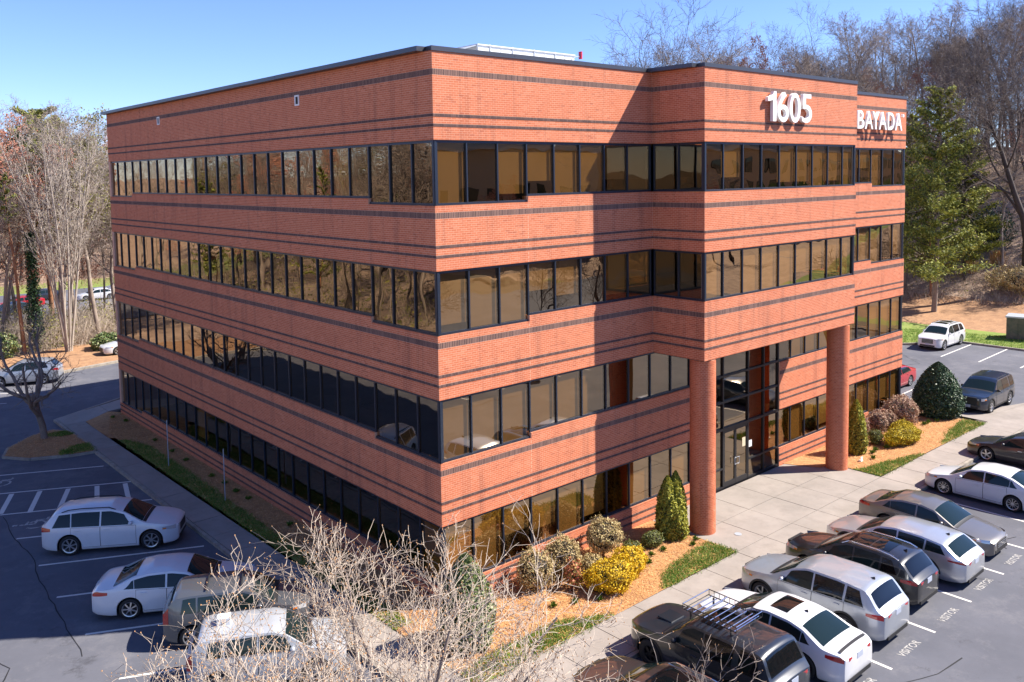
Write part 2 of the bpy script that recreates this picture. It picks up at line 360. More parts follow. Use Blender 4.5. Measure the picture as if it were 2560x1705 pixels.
def flat_text(txt, cx, cy, wdt, h, z, rz, name='painted_word', parent=None, mat='line2', bold=.012):
    cu = bpy.data.curves.new('t', 'FONT'); cu.body = txt; cu.size = 1; cu.offset = bold; cu.resolution_u = 3
    o = bpy.data.objects.new('t', cu); COL.objects.link(o); bpy.context.view_layer.update()
    me = bpy.data.meshes.new_from_object(o.evaluated_get(bpy.context.evaluated_depsgraph_get())); bpy.data.objects.remove(o)
    n = len(me.vertices); co = np.zeros(n*3); me.vertices.foreach_get('co', co); co = co.reshape(-1, 3)
    mn, mx = co.min(0), co.max(0); co[:,0] = (co[:,0]-(mn[0]+mx[0])/2)/(mx[0]-mn[0])*wdt; co[:,1] = (co[:,1]-(mn[1]+mx[1])/2)/(mx[1]-mn[1])*h
    me.vertices.foreach_set('co', co.astype(np.float32).ravel()); me.update(); me.name = name
    me.materials.clear(); me.materials.append(MT[mat])
    q = bpy.data.objects.new(name, me); COL.objects.link(q); q.location = (cx, cy, z); q.rotation_euler = (0,0,rz); q.parent = parent or lot
    return q
for x, y in [(8.67,-10.9),(11.45,-10.88),(14.33,-10.86),(17.05,-10.86),(5.9,-10.9)]: flat_text('VISITOR', x, y, 1.14, .235, ZP, 0)
def isa(cx, cy, rz):                        # painted wheelchair mark
    mb = MB(); c, s = math.cos(rz), math.sin(rz)
    def T(x, y): return (cx+x*c-y*s, cy+x*s+y*c)
    n = 20
    for k in range(n-5):
        a0 = 2*math.pi*k/n+2.4; a1 = a0+2*math.pi/n
        mb.poly([(*T(.33*math.cos(a0), .33*math.sin(a0)), ZP), (*T(.43*math.cos(a0), .43*math.sin(a0)), ZP), (*T(.43*math.cos(a1), .43*math.sin(a1)), ZP), (*T(.33*math.cos(a1), .33*math.sin(a1)), ZP)])
    for (x0,y0,x1,y1), dz in (((.02,.0,.14,.62), .001), ((.10,.0,.5,.1), .002), ((.44,-.36,.54,.1), .003), ((.02,.70,.18,.88), .0), ((.1,.33,.4,.42), .002), ((.54,-.36,.72,-.27), .004)):
        mb.poly([(*T(a, b), ZP+dz) for a, b in ((x0,y0),(x1,y0),(x1,y1),(x0,y1))])
    mb.build('painted_wheelchair_mark', MT['line2'], lot)
isa(*L(-7.9, 16.8), R(63.5)); isa(*L(-7.9, 23.2), R(63.5))

# walks: a joint-coloured bed with separate slabs on it
walk = mk('sidewalk', [(-3.18,-5.68,-.03),(33.9,-5.68,-.03),(33.9,-3.4,-.03),(21.4,-3.9,-.03),(21.5,-.02,-.03),(10.3,-.02,-.03),(10.25,-3.8,-.03),(-1.8,-4.1,-.03),(-1.9,27.5,-.03),(-2.2,30.2,-.03),(-.4,32.6,-.03),(3,33.2,-.03),(3,36.6,-.03),(-3.18,33.5,-.03)],
          [tuple(range(14))], MT['joint'], kind='structure')
def slab(pts, z=0):
    cx = sum(p[0] for p in pts)/len(pts); cy = sum(p[1] for p in pts)/len(pts); g = .012
    q = [(x-math.copysign(min(g, abs(x-cx)*.5), x-cx), y-math.copysign(min(g, abs(y-cy)*.5), y-cy)) for x, y in pts]
    dz = random.uniform(-.004, .004)
    MB().prism(q, -.1, z+dz).build('slab', MT['conc'], walk)
xs = [-3.18,-1.85,-.95,.92,2.75,4.57,6.42,8.33,10.27,12.15,14.0,15.9,17.8,19.6,21.45,23.3,25.15,27.0,28.9,30.75,32.6,33.9]
for i in range(len(xs)-1):
    y1 = -3.95 if xs[i] < 21 else -3.95
    if i == 0: y1 = -4.05
    slab([(xs[i],-5.68),(xs[i+1],-5.68),(xs[i+1],y1),(xs[i],y1)])
for i, x in enumerate(xs[:-1]):
    if 10.2 < x < 21.4:
        for y0, y1 in ((-3.95,-2.0),(-2.0,-.02)): slab([(x,y0),(xs[i+1],y0),(xs[i+1],y1),(x,y1)])
y = -4.05; k = 0
while y < 31:
    y2 = min(y+1.84, 31.4); xr = -1.85 if y < 27 else -2.1
    slab([(-3.18,y),(xr,y),(xr,y2),(-3.18,y2)]); y = y2
    if y >= 31.4: break
slab([(-3.18,31.4),(-2.05,31.4),(-.45,32.9),(-.45,34.6),(-3.18,33.4)]); slab([(-.45,32.9),(1.3,33.2),(1.3,35.5),(-.45,34.6)]); slab([(1.3,33.2),(3,33.2),(3,36.3),(1.3,35.5)])
cross = mk('side_walk_ramp', [(33.9,-5.75,-.06),(50,-5.75,-.12),(50,-3.0,-.12),(40,-3.9,-.118),(36.5,-2.9,-.09),(34.0,-2.2,-.02),(33.9,-3.4,-.01)], [tuple(range(7))], MT['conc'], kind='structure')
walk2 = MB().prism([(33.35,-2.3),(34.55,-2.2),(34.55,31),(33.35,31)], -.2, -.002).build('side_sidewalk', MT['conc'], kind='structure')
# kerbs in stones
kerbs = mk('kerb', [(-3.34,-5.84,-.2),(-3.2,-5.84,-.2),(-3.2,-5.7,-.2),(-3.34,-5.7,-.2),(-3.34,-5.84,.004),(-3.2,-5.84,.004),(-3.2,-5.7,.004),(-3.34,-5.7,.004)], [(4,5,6,7),(0,1,5,4),(3,7,6,2),(0,4,7,3),(1,2,6,5)], MT['kerb'], kind='structure')
def kerbline(pts, w=.14, top=.004, step=2.6):
    for a, b in zip(pts[:-1], pts[1:]):
        a = Vector((*a,0)); b = Vector((*b,0)); d = b-a; n = max(1, round(d.length/step)); u = d.normalized(); nn = Vector((-u.y,u.x,0))*w/2
        for k in range(n):
            p = a+d*(k/n)+u*.006; q = a+d*((k+1)/n)-u*.006
            pts2 = [(p-nn),(q-nn),(q+nn),(p+nn)]
            MB().prism([(v.x,v.y) for v in pts2], -.3, top+random.uniform(-.003,.003)).build('kerb_stone', MT['kerb'], kerbs)
kerbline([(-3.2,-5.77),(33.9,-5.77)]); kerbline([(-3.27,-5.68),(-3.27,25.2)])
kerbline([(34.63,-2.1),(34.63,31)], top=.0)
kerbline([(-3.27,28.6),(-3.27,33.2),(3,36.9)], top=.0)
kerbline([(55.65,-20),(55.65,7.5),(52.5,8.15),(50.25,10),(50.25,47.4)], .16, .02)
kerbline([(-20.5,43.35),(-2.6,46.05),(9,48.75),(50,47.7)], .3, .03)
kerbline([(-20.6,-46),(-20.6,43.3)], .16, .02)
isl = [(-6.95,27.7),(-6.5,29.0),(-5.0,30.6),(-3.9,31.0),(-3.3,30.0),(-3.12,26.2),(-3.3,25.35),(-4.4,25.55),(-6.0,26.35)]
kerbline(isl+[isl[0]], .13, .0, 1.5)
isl2 = [(-8.6,-6.2),(-7.6,-5.4),(-5.2,-5.6),(-4.2,-7.4),(-4.6,-9.6),(-6.4,-10.6),(-8.4,-9.4)]
kerbline(isl2+[isl2[0]], .13, .0, 1.5)

# beds of pine straw and patches of turf
def bed(name, pts, mat, z, kind='structure', crown=.0):
    bm = bmesh.new(); vs = [bm.verts.new((x,y,z)) for x,y in pts]; f = bm.faces.new(vs)
    bmesh.ops.triangulate(bm, faces=[f]); me = bpy.data.meshes.new(name); bm.to_mesh(me); bm.free(); me.materials.append(MT[mat])
    o = bpy.data.objects.new(name, me); COL.objects.link(o); o['kind'] = kind; return o
bedF = [(-1.82,-4.0),(10.24,-3.93),(10.24,-.0),(-.0,-.0),(0,32.1),(-.5,32.75),(-2.08,31.4),(-2.12,30.2),(-2.1,27.0),(-1.84,26.9)]
bedR = [(21.5,-3.9),(27,-3.93),(33.3,-4.0),(33.3,-.0),(32.2,.0),(21.5,-.0)]
bedR2 = [(32.2,-.0),(33.3,-.0),(33.3,31),(32.2,31)]
bedM = [(19.6,-.9),(21.45,-1.8),(21.45,-.0),(19.6,-.0)]
bed('front_mulch_bed', bedF, 'mulch', .012); bed('far_mulch_bed', bedR, 'mulch', .012); bed('side_mulch_bed', bedR2, 'mulch', .01)
bed('column_mulch_bed', [(19.9,-.0),(20.6,-1.5),(21.48,-1.6),(21.48,-.0)], 'mulch', .016)
bed('island_mulch', isl, 'mulch', .0); bed('corner_island_mulch', isl2, 'mulch', .0)
bed('bank_mulch', [(-20.5,43.6),(-2.6,46.3),(9,49),(12,49),(12,57),(3,57.2),(-4,54),(-20.5,51)], 'pinelitter', -.05)
def inpoly(px, py, poly):
    ins = np.zeros(len(px), bool); n = len(poly); j = n-1
    for i in range(n):
        xi, yi = poly[i]; xj, yj = poly[j]
        c = ((yi > py) != (yj > py)) & (px < (xj-xi)*(py-yi)/((yj-yi)+1e-12)+xi); ins ^= c; j = i
    return ins
def scatter(poly, n):
    P = np.array(poly); lo, hi = P.min(0), P.max(0); x = rng.uniform(lo[0], hi[0], n*4); y = rng.uniform(lo[1], hi[1], n*4)
    k = inpoly(x, y, poly); x, y = x[k][:n], y[k][:n]; return x, y
def blades(name, poly, n, h, mat, z=.015, ragged=.25):
    x, y = scatter(poly, n); x = x+rng.normal(0, ragged*.35, len(x)); y = y+rng.normal(0, ragged*.35, len(y))
    # thin out by clumps so the turf is patchy
    cl = np.sin(x*3.1+1.3*np.sin(y*2.3))*np.cos(y*3.7+x); keep = rng.random(len(x)) < np.clip(.75+.5*cl, .12, 1); x, y = x[keep], y[keep]; n = len(x)
    a = rng.uniform(0, 6.28, n); hh = h*rng.uniform(.4, 1.2, n); wd = .012*rng.uniform(.7, 1.6, n); lx, ly = rng.normal(0, .5, (2, n))*hh
    v = np.zeros((n, 3, 3)); v[:,0] = np.stack([x-np.cos(a)*wd, y-np.sin(a)*wd, np.full(n, z)], -1); v[:,1] = np.stack([x+np.cos(a)*wd, y+np.sin(a)*wd, np.full(n, z)], -1)
    v[:,2] = np.stack([x+lx, y+ly, z+hh], -1); mk(name, v.reshape(-1,3), np.arange(n*3).reshape(-1,3), MT[mat], kind='stuff')
def straws(name, poly, n, z=.014):
    x, y = scatter(poly, n); n = len(x); a = rng.uniform(0, 6.28, n); l = rng.uniform(.04, .13, n); wd = rng.uniform(.004, .010, n)
    t = rng.normal(0, .35, n); zz = z+rng.uniform(.0, .035, n)
    d = np.stack([np.cos(a)*np.cos(t), np.sin(a)*np.cos(t), np.abs(np.sin(t))], -1)*l[:,None]; nrm = np.stack([-np.sin(a), np.cos(a), 0*a], -1)*wd[:,None]
    p = np.stack([x, y, zz], -1); v = np.stack([p-nrm, p+nrm, p+d], 1); mk(name, v.reshape(-1,3), np.arange(n*3).reshape(-1,3), MT['straw'], kind='stuff')
straws('pine_straw', [(-1.82,-3.98),(10.24,-3.9),(10.24,-.1),(.0,-.1),(0,32),(-.5,32.6),(-1.82,28)], 60000)
straws('pine_straw', bedR, 22000); straws('pine_straw', isl, 6000)
G1 = [(8.6,-2.9),(9.4,-2.8),(10.2,-2.75),(10.24,-3.93),(6.1,-3.93),(6.6,-3.5),(7.25,-3.15)]
G2 = [(3.7,-3.93),(-1.8,-3.99),(-1.8,-3.2),(-.6,-3.0),(.95,-3.0),(2.1,-3.05),(3.0,-3.45)]
G3 = [(21.5,-2.6),(22,-2.95),(23.5,-3.2),(26.1,-3.9),(21.5,-3.9)]; G4 = [(28.0,-3.9),(33.3,-4.0),(33.3,-2.9),(32.6,-3.0),(30.2,-3.3)]
G5 = [(-1.82,26.2),(-1.5,25.9),(-1.0,23.9),(-1.0,18),(-1.15,13.7),(-1.25,9.1),(-1.2,4),(-1.2,0),(-1.82,0)]
G6 = [(-4.8,25.75),(-3.3,25.5),(-3.2,27.0),(-3.9,26.9),(-4.6,26.5)]; G7 = [(-4.7,30.2),(-3.5,30.2),(-3.3,29.2),(-4.0,29.3)]
for g_, n_ in ((G1,11000),(G2,13000),(G3,8000),(G4,8000),(G5,30000),(G6,3500),(G7,2000)):
    bed('grass_soil', g_, 'lawn', .018); blades('grass', g_, n_, .075, 'grass', .018)
blades('grass', [(55.8,-8),(61.3,-8),(61.5,3),(60.5,8),(59.3,12),(52,12),(52.6,8.4),(55.7,7.6)], 26000, .13, 'grass', -.2)

# ------------------------------------------------------------------ the office building
bld = thing('office_building', 'four-storey red brick office building with bands of bronze windows', 'building')
X1, X2, X3, Y2, YL, TOP = 10.391, 21.764, 32.155, -2.447, 31.967, 17.611
B = [14.87-4.064*k for k in range(4)]          # window heads, top floor first
LOW, HIGH = 2.025, 1.83
acc = []                                       # brick boxes: (origin, u, n, u0, u1, z0, z1, d, material)
def course(pl, u0, u1, z0, z1, kind, dark=False, off=0):
    O, U, N = pl
    if kind == 'run': bw, jt = .2032, .011
    else: bw, jt = .0677, .0085
    n = max(1, int(math.ceil((u1-u0)/bw))+1); s = u0-off*bw
    a = s+np.arange(n+1)*bw; a0 = np.clip(a, u0, u1)[:-1]+jt/2; a1 = np.clip(a, u0, u1)[1:]-jt/2
    k = (a1-a0) > .012; a0, a1 = a0[k], a1[k]; m = len(a0)
    d = rng.normal(0, .0003, m)+(.012 if dark and kind == 'row' else 0)
    acc.append((np.tile(O, (m,1)), np.tile(U, (m,1)), np.tile(N, (m,1)), a0, a1, np.full(m, z0+.0052), np.full(m, z1-.0052), d, np.full(m, int(dark)), np.full(m, kind == 'run')))
def zone(pl, u0, u1, z0, z1, kind='run', dark=False):
    if z1-z0 < .03 or u1-u0 < .03: return
    if kind == 'run':
        n = max(1, round((z1-z0)/.0677)); h = (z1-z0)/n
        for i in range(n): course(pl, u0, u1, z0+i*h, z0+(i+1)*h, 'run', dark, .5*((i+int(round(z0/.0677))) % 2))
    else: course(pl, u0, u1, z0, z1, kind, dark)
def spandrel(pl, u0, u1, b, sill):
    zone(pl, u0, u1, b, b+.410); zone(pl, u0, u1, b+.410, b+.500, 'row', True); zone(pl, u0, u1, b+.5, b+.715)
    zone(pl, u0, u1, b+.715, b+.808, 'row', True); zone(pl, u0, u1, b+.808, b+1.63); zone(pl, u0, u1, b+1.63, b+1.825, 'sold', True)
    top = b+4.064-(LOW if sill == 'low' else HIGH)
    zone(pl, u0, u1, b+1.825, top-.088); zone(pl, u0, u1, top-.088, top, 'row')
def parapet(pl, u0, u1):
    b = B[0]; zone(pl, u0, u1, b, b+.410); zone(pl, u0, u1, b+.410, b+.500, 'row', True); zone(pl, u0, u1, b+.5, b+.715)
    zone(pl, u0, u1, b+.715, b+.808, 'row', True); zone(pl, u0, u1, b+.808, b+1.98); zone(pl, u0, u1, b+1.98, b+2.17, 'sold', True); zone(pl, u0, u1, b+2.17, TOP)
def basewall(pl, u0, u1, sill):
    top = B[3]-(LOW if sill == 'low' else HIGH)
    zone(pl, u0, u1, -.07, .20); zone(pl, u0, u1, .20, .29, 'row', True); zone(pl, u0, u1, .29, .47); zone(pl, u0, u1, .47, .56, 'row', True)
    zone(pl, u0, u1, .56, top-.088 if top-.088 > .59 else .56); zone(pl, u0, u1, top-.088, top, 'row')
V3 = lambda *a: np.array(a, float)
PLf = (V3(0,0,0), V3(1,0,0), V3(0,-1,0)); PLl = (V3(0,0,0), V3(0,1,0), V3(-1,0,0))
PLb = (V3(0,Y2,0), V3(1,0,0), V3(0,-1,0)); PLr = (V3(X1,0,0), V3(0,-1,0), V3(-1,0,0)); PLr2 = (V3(X2,0,0), V3(0,-1,0), V3(1,0,0))
EL, ER = 12.82, 19.52                           # entrance glazing
def segs(pl, u0, u1, kind, k, parts):
    for a, b_, s in parts:
        a, b_ = max(a, u0), min(b_, u1)
        if b_-a > .05: (spandrel(pl, a, b_, B[k+1], s) if kind == 's' else basewall(pl, a, b_, s))
leftparts = [(0, 3.83, 'low'), (3.83, 28.15, 'high'), (28.15, YL, 'low')]
frontparts = [(0, 3.88, 'low'), (3.88, 28.28, 'high'), (28.28, X3, 'low')]
parapet(PLl, 0, YL); parapet(PLf, 0, X1); parapet(PLf, X2, X3); parapet(PLb, X1, X2); parapet(PLr, 0, -Y2); parapet(PLr2, 0, -Y2)
for k in range(3):
    segs(PLl, 0, YL, 's', k, leftparts)
    if k < 2:
        segs(PLf, 0, X1, 's', k, frontparts); segs(PLf, X2, X3, 's', k, frontparts)
        spandrel(PLb, X1, X2, B[k+1], 'high'); spandrel(PLr, 0, -Y2, B[k+1], 'high'); spandrel(PLr2, 0, -Y2, B[k+1], 'high')
    else:
        segs(PLf, 0, EL, 's', k, frontparts); segs(PLf, ER, X3, 's', k, frontparts)
PLe = (V3(X3,0,0), V3(0,1,0), V3(1,0,0)); parapet(PLe, 0, YL); segs(PLe, 0, 6.4, 'b', 0, leftparts)
for k in range(3): segs(PLe, 0, 6.4, 's', k, leftparts)
segs(PLl, 0, YL, 'b', 0, leftparts); segs(PLf, 0, EL, 'b', 0, frontparts); segs(PLf, ER, X3, 'b', 0, frontparts)

A = [np.concatenate([a[i] for a in acc]) for i in range(10)]
O_, U_, N_, u0_, u1_, z0_, z1_, d_, mi_, run_ = A
ctr = O_+U_*((u0_+u1_)/2)[:,None]; ctr[:,2] = (z0_+z1_)/2
dist = np.linalg.norm(ctr-CAM, axis=1)
full = (run_ > 0) & ((u1_-u0_) > .19) & (mi_ == 0) & (np.abs((z1_-z0_)-.0573) < .004)
order = np.argsort(np.where(full, dist, 1e9))[:300]
single = np.zeros(len(dist), bool); single[order] = True
def boxes(O, U, N, u0, u1, z0, z1, d):
    n = len(u0); v = np.zeros((n, 8, 3)); Z = np.array([0,0,1.])
    for i, (uu, zz, dd) in enumerate([(u0,z0,-.05),(u1,z0,-.05),(u1,z1,-.05),(u0,z1,-.05),(u0,z0,None),(u1,z0,None),(u1,z1,None),(u0,z1,None)]):
        dv = d if dd is None else np.full(n, dd)
        v[:, i] = O+U*uu[:,None]+N*dv[:,None]+Z*zz[:,None]
    return v
v = boxes(O_, U_, N_, u0_, u1_, z0_, z1_, d_)
F5 = np.array([(4,5,6,7),(0,1,5,4),(1,2,6,5),(2,3,7,6),(3,0,4,7)])
keep = ~single; vv = v[keep]; nb = len(vv)
faces = (F5[None]+(np.arange(nb)*8)[:,None,None]).reshape(-1, 4)
mk('brickwork', vv.reshape(-1,3), faces, [MT['brick'], MT['brick_dark']], bld, kind='stuff', midx=np.repeat(mi_[keep], 5))
bm_ = MB().box(-.0961, .0961, .0, .05, -.0287, .0287); bme = bpy.data.meshes.new('brick'); bme.from_pydata(bm_.v, [], bm_.f); bme.materials.append(MT['brick'])
for i in order:
    o = bpy.data.objects.new('brick', bme); COL.objects.link(o); o.parent = bld
    c = ctr[i]+N_[i]*d_[i]; o.location = c
    o.rotation_euler = (0, 0, 0 if abs(N_[i][1]) > .5 else -math.pi/2)      # face outwards

# masonry backing in the mortar colour, one centimetre behind the brick faces
wal = MB(); T = .30; G = .0018
def back(x0, x1, y0, y1, z0, z1): wal.box(x0, x1, y0, y1, z0, z1)
def wall_parts(parts, u0, u1, zb, b_top, f):
    for a, b_, s in parts:
        a, b_ = max(a, u0), min(b_, u1)
        if b_-a > .05: f(a, b_, zb, b_top-(LOW if s == 'low' else HIGH)-.006)
fl = lambda a, b_, z0, z1: back(G, T, max(a, T), b_, z0, z1)
ff = lambda a, b_, z0, z1: back(a if a > 0 else G, b_, G, T, z0, z1)
for k in range(3):
    wall_parts(leftparts, 0, YL-T, B[k+1]+.004, B[k], fl)
    if k < 2:
        wall_parts(frontparts, 0, X1, B[k+1]+.004, B[k], ff); wall_parts(frontparts, X2, X3-G, B[k+1]+.004, B[k], ff)
        zt = B[k]-HIGH-.006
        back(X1+G, X2-G, Y2+G, Y2+T, B[k+1]+.004, zt); back(X1+G, X1+T, Y2+T, G, B[k+1]+.004, zt); back(X2-T, X2-G, Y2+T, G, B[k+1]+.004, zt)
    else:
        wall_parts(frontparts, 0, EL, B[3]+.004, B[2], ff); wall_parts(frontparts, ER, X3-G, B[3]+.004, B[2], ff)
wall_parts(leftparts, 0, YL-T, -.3, B[3], fl); wall_parts(frontparts, 0, EL, -.3, B[3], ff); wall_parts(frontparts, ER, X3-G, -.3, B[3], ff)
zt = TOP-.002
back(G, T, T, YL-T, B[0]+.004, zt); back(G, X1, G, T, B[0]+.004, zt); back(X2, X3-T, G, T, B[0]+.004, zt)
back(X1+G, X2-G, Y2+G, Y2+T, B[0]+.004, zt); back(X1+G, X1+T, Y2+T, G, B[0]+.004, zt); back(X2-T, X2-G, Y2+T, G, B[0]+.004, zt)
back(X3-T, X3-G, 6.4, YL-T, -.3, B[0]); back(X3-T, X3-G, G, YL-T, B[0]+.004, zt)
fe = lambda a, b_, z0, z1: back(X3-T, X3-G, max(a, T), b_, z0, z1)
for k in range(3): wall_parts(leftparts, 0, 6.4, B[k+1]+.004, B[k], fe)
wall_parts(leftparts, 0, 6.4, -.3, B[3], fe); back(G, X3-G, YL-T, YL-G, -.3, zt)
wal.build('wall', MT['mortar'], bld)
MB().box(X1+.05, X2-.05, Y2+.05, .0, B[2]-.03, B[2]+.003).build('soffit', MT['ceil'], bld)
MB().box(.3, X3-.3, .3, YL-.3, 17.0, 17.2).box(X1+.3, X2-.3, Y2+.3, .3, 17.0, 17.2).build('roof', MT['metalgrey'], bld)
inn = MB()
for k in range(4):
    inn.box(.31, X3-.31, .31, YL-.31, B[k]+.02, B[k]+.3)
    if k < 2: inn.box(X1+.31, X2-.31, Y2+.31, .31, B[k]+.02, B[k]+.3)
    if k > 0: inn.box(.31, X3-.31, .31, YL-.31, B[k]+.95, B[k]+1.2)
inn.box(.31, X3-.31, .31, YL-.31, -.05, -.002+.0)
inn.build('ceiling', MT['ceil'], bld)
MB().box(6.5, X3-6.5, 6.5, YL-6.5, 0, 16.9).box(X3-6.4, X3-.35, 6.5, 6.7, 0, 16.9).box(8.6, 8.8, .5, 6.4, 0, 16.9).box(3.6, 6.4, 10.5, 10.7, 0, 16.9).box(.5, 6.4, 21, 21.2, 0, 16.9).box(24.0, 24.2, .5, 6.4, 0, 16.9).build('interior_wall', MT['interior'], bld)
# coping in lengths
def coping(pts, side):
    for a, b_ in zip(pts[:-1], pts[1:]):
        a = Vector((*a,0)); b_ = Vector((*b_,0)); d = b_-a; n = max(1, round(d.length/3.05)); u = d.normalized(); nn = Vector((u.y,-u.x,0))*side
        for k in range(n):
            p = a+d*(k/n); q = a+d*((k+1)/n)-u*.006
            w = [(p+nn*.035-u*(.03 if k == 0 else 0)), (q+nn*.035), (q-nn*.32), (p-nn*.32)]
            if side < 0: w.reverse()
            MB().prism([(t.x,t.y) for t in w], TOP-.035+.003*(k % 2), 17.722+.003*(k % 2)).build('coping', MT['coping'], bld)
coping([(-.0,YL),(0,.326)], -1); coping([(-.005,0),(X1-.33,0)], 1); coping([(X1,-.33),(X1,Y2)], -1) if False else None
coping([(X1,.29),(X1,Y2+.326)], -1); coping([(X1-.005,Y2),(X2,Y2)], 1); coping([(X2+.04,0),(X3+.035,0)], 1); coping([(X3,.33),(X3,YL)], 1)
# columns under the projecting block
def column(cx, cy, r=.49):
    n = 48; ht = B[2]-.032; mb = MB(); v = []; rr = r-.0065
    mb.v = [(cx+rr*math.cos(2*math.pi*k/n), cy+rr*math.sin(2*math.pi*k/n), z) for z in (-.2, ht) for k in range(n)]
    mb.f = [(k, (k+1) % n, n+(k+1) % n, n+k) for k in range(n)]+[tuple(range(n, 2*n))]
    col = mb.build('column', MT['mortar'], bld)
    nc = int(round((ht+.05)/.0677)); h = (ht+.05)/nc; nbk = 24; vs = []
    for i in range(nc):
        for k in range(nbk):
            a0 = 2*math.pi*(k+.5*(i % 2))/nbk; a1 = a0+2*math.pi/nbk; g = .0045/r; j = rng.normal(0, .0012)
            for z in (-.05+i*h+.0045, -.05+(i+1)*h-.0045):
                for a, q in ((a0+g, r-.05), ((a0+a1)/2, r-.05), (a1-g, r-.05), (a1-g, r+j), ((a0+a1)/2, r+j), (a0+g, r+j)):
                    vs.append((cx+q*math.cos(a), cy+q*math.sin(a), z))
    F = np.array([(5,4,10,11),(4,3,9,10),(3,2,8,9),(0,5,11,6)]); Fc = np.array([(6,11,10,7),(7,10,9,8),(0,1,4,5),(1,2,3,4)])
    F = np.concatenate([F, Fc]); nb = nc*nbk
    mk('brickwork', np.array(vs), (F[None]+(np.arange(nb)*12)[:,None,None]).reshape(-1,4), MT['brick'], col, kind='stuff')
column(X1+.553, Y2+.485); column(X2-.553, Y2+.485)

# windows: every bay its own frame, pane and (most) blind
def bays(pl, us, k, sills, blind_p, posts=(False, False), post_w=.16):
    O, U, N = (Vector(a) for a in pl); Z = Vector((0,0,1))
    def P(u, d, z): return O+U*u+N*d+Z*z
    def pbox(mb, u0, u1, d0, d1, z0, z1):
        b = len(mb.v); mb.v += [tuple(P(u,d,z)) for z in (z0,z1) for u,d in ((u0,d0),(u1,d0),(u1,d1),(u0,d1))]
        mb.f += [(b,b+3,b+2,b+1),(b+4,b+5,b+6,b+7),(b,b+1,b+5,b+4),(b+1,b+2,b+6,b+5),(b+2,b+3,b+7,b+6),(b+3,b,b+4,b+7)]
    hd = B[k] if not isinstance(k, tuple) else k[0]
    for i in range(len(us)-1):
        a, b_ = us[i], us[i+1]; z0 = hd-(LOW if sills(0.5*(a+b_)) else HIGH)+.004; z1 = hd-.003
        m = MB(); wl = .026; fr, bk = -.05, -.12
        pbox(m, a-wl if i else a, a+wl, fr, bk, z0, z1)
        if i == len(us)-2: pbox(m, b_-wl, b_, fr, bk, z0, z1)
        e = b_-wl if i < len(us)-2 else b_-wl
        pbox(m, a+wl, e, fr-.004, bk, z1-.075, z1); pbox(m, a+wl, e, fr-.004, bk, z0, z0+.07)
        pbox(m, a-wl if i else a, b_, fr+.01, fr-.02, z0-.012, z0+.02) if False else None
        wn = m.build('window', MT['frame'], bld)
        gp = [P(a+wl, -.105, z0+.07), P(e, -.105, z0+.07), P(e, -.105, z1-.075), P(a+wl, -.105, z1-.075)]
        mk('pane', gp, [(0,1,2,3)], MT['glass'], wn)
        bp = blind_p(0.5*(a+b_)) if callable(blind_p) else blind_p
        if random.random() < bp:
            drop = random.choices([1.0, .97, .86, .72, .55], [9, 5, 3, 2, 1])[0]; zb = z1-.08-(z1-z0-.1)*drop
            mm = MB(); pbox(mm, a+.05, b_-.05, -.20, -.206, zb, z1-.02); mm.build('blind', MT['blind'], wn)
mod = 1.28
uf = [0.03]+[.043+1.282*k for k in range(1, 9)]; uf[-1] = X1-.02
uw = [X3-u for u in uf][::-1]; ul = [0.03]+[.0106+1.2778*k for k in range(1, 25)]+[YL-.03]
ub = [X1+.03]+[X1-.03+1.282*k for k in range(1, 9)]+[X2-.03]
isl_ = lambda u: u < 3.83 or u > 28.2
for k in range(4):
    bays(PLl, ul, k, isl_, .02)
    bays(PLe, ul[:6], k, isl_, .6)
    if k < 2:
        bays(PLf, uf, k, isl_, .88 if k == 0 else .8); bays(PLf, uw, k, isl_, .85)
        bays(PLb, ub, k, lambda u: False, (lambda u: .15 if u < 15.3 else .95) if k == 0 else .9); bays(PLr, [.01, 1.2, -Y2-.03], k, lambda u: False, .2)
        bays(PLr2, [.01, 1.2, -Y2-.03], k, lambda u: False, .2)
    else:
        bays(PLf, uf[:-1]+[.043+1.282*8, .043+1.282*9, EL-.01], k, isl_, .85 if k == 3 else .62)
        bays(PLf, [ER+.01]+[X3-(.043+1.282*j) for j in range(9, 0, -1)]+[X3-.03], k, isl_, .9)
# corner posts of the ribbon windows
for k in range(4):
    z0, z1 = B[k]-LOW+.004, B[k]-.004
    MB().box(.045, .17, .045, .17, z0, z1).build('corner_post', MT['frame'], bld)
    MB().box(X3-.19, X3-.045, .045, .19, z0, z1).build('corner_post', MT['frame'], bld)
    if k < 2:
        MB().box(X1+.045, X1+.17, Y2+.045, Y2+.17, z0+LOW-HIGH, z1).build('corner_post', MT['frame'], bld)
        MB().box(X2-.17, X2-.045, Y2+.045, Y2+.17, z0+LOW-HIGH, z1).build('corner_post', MT['frame'], bld)
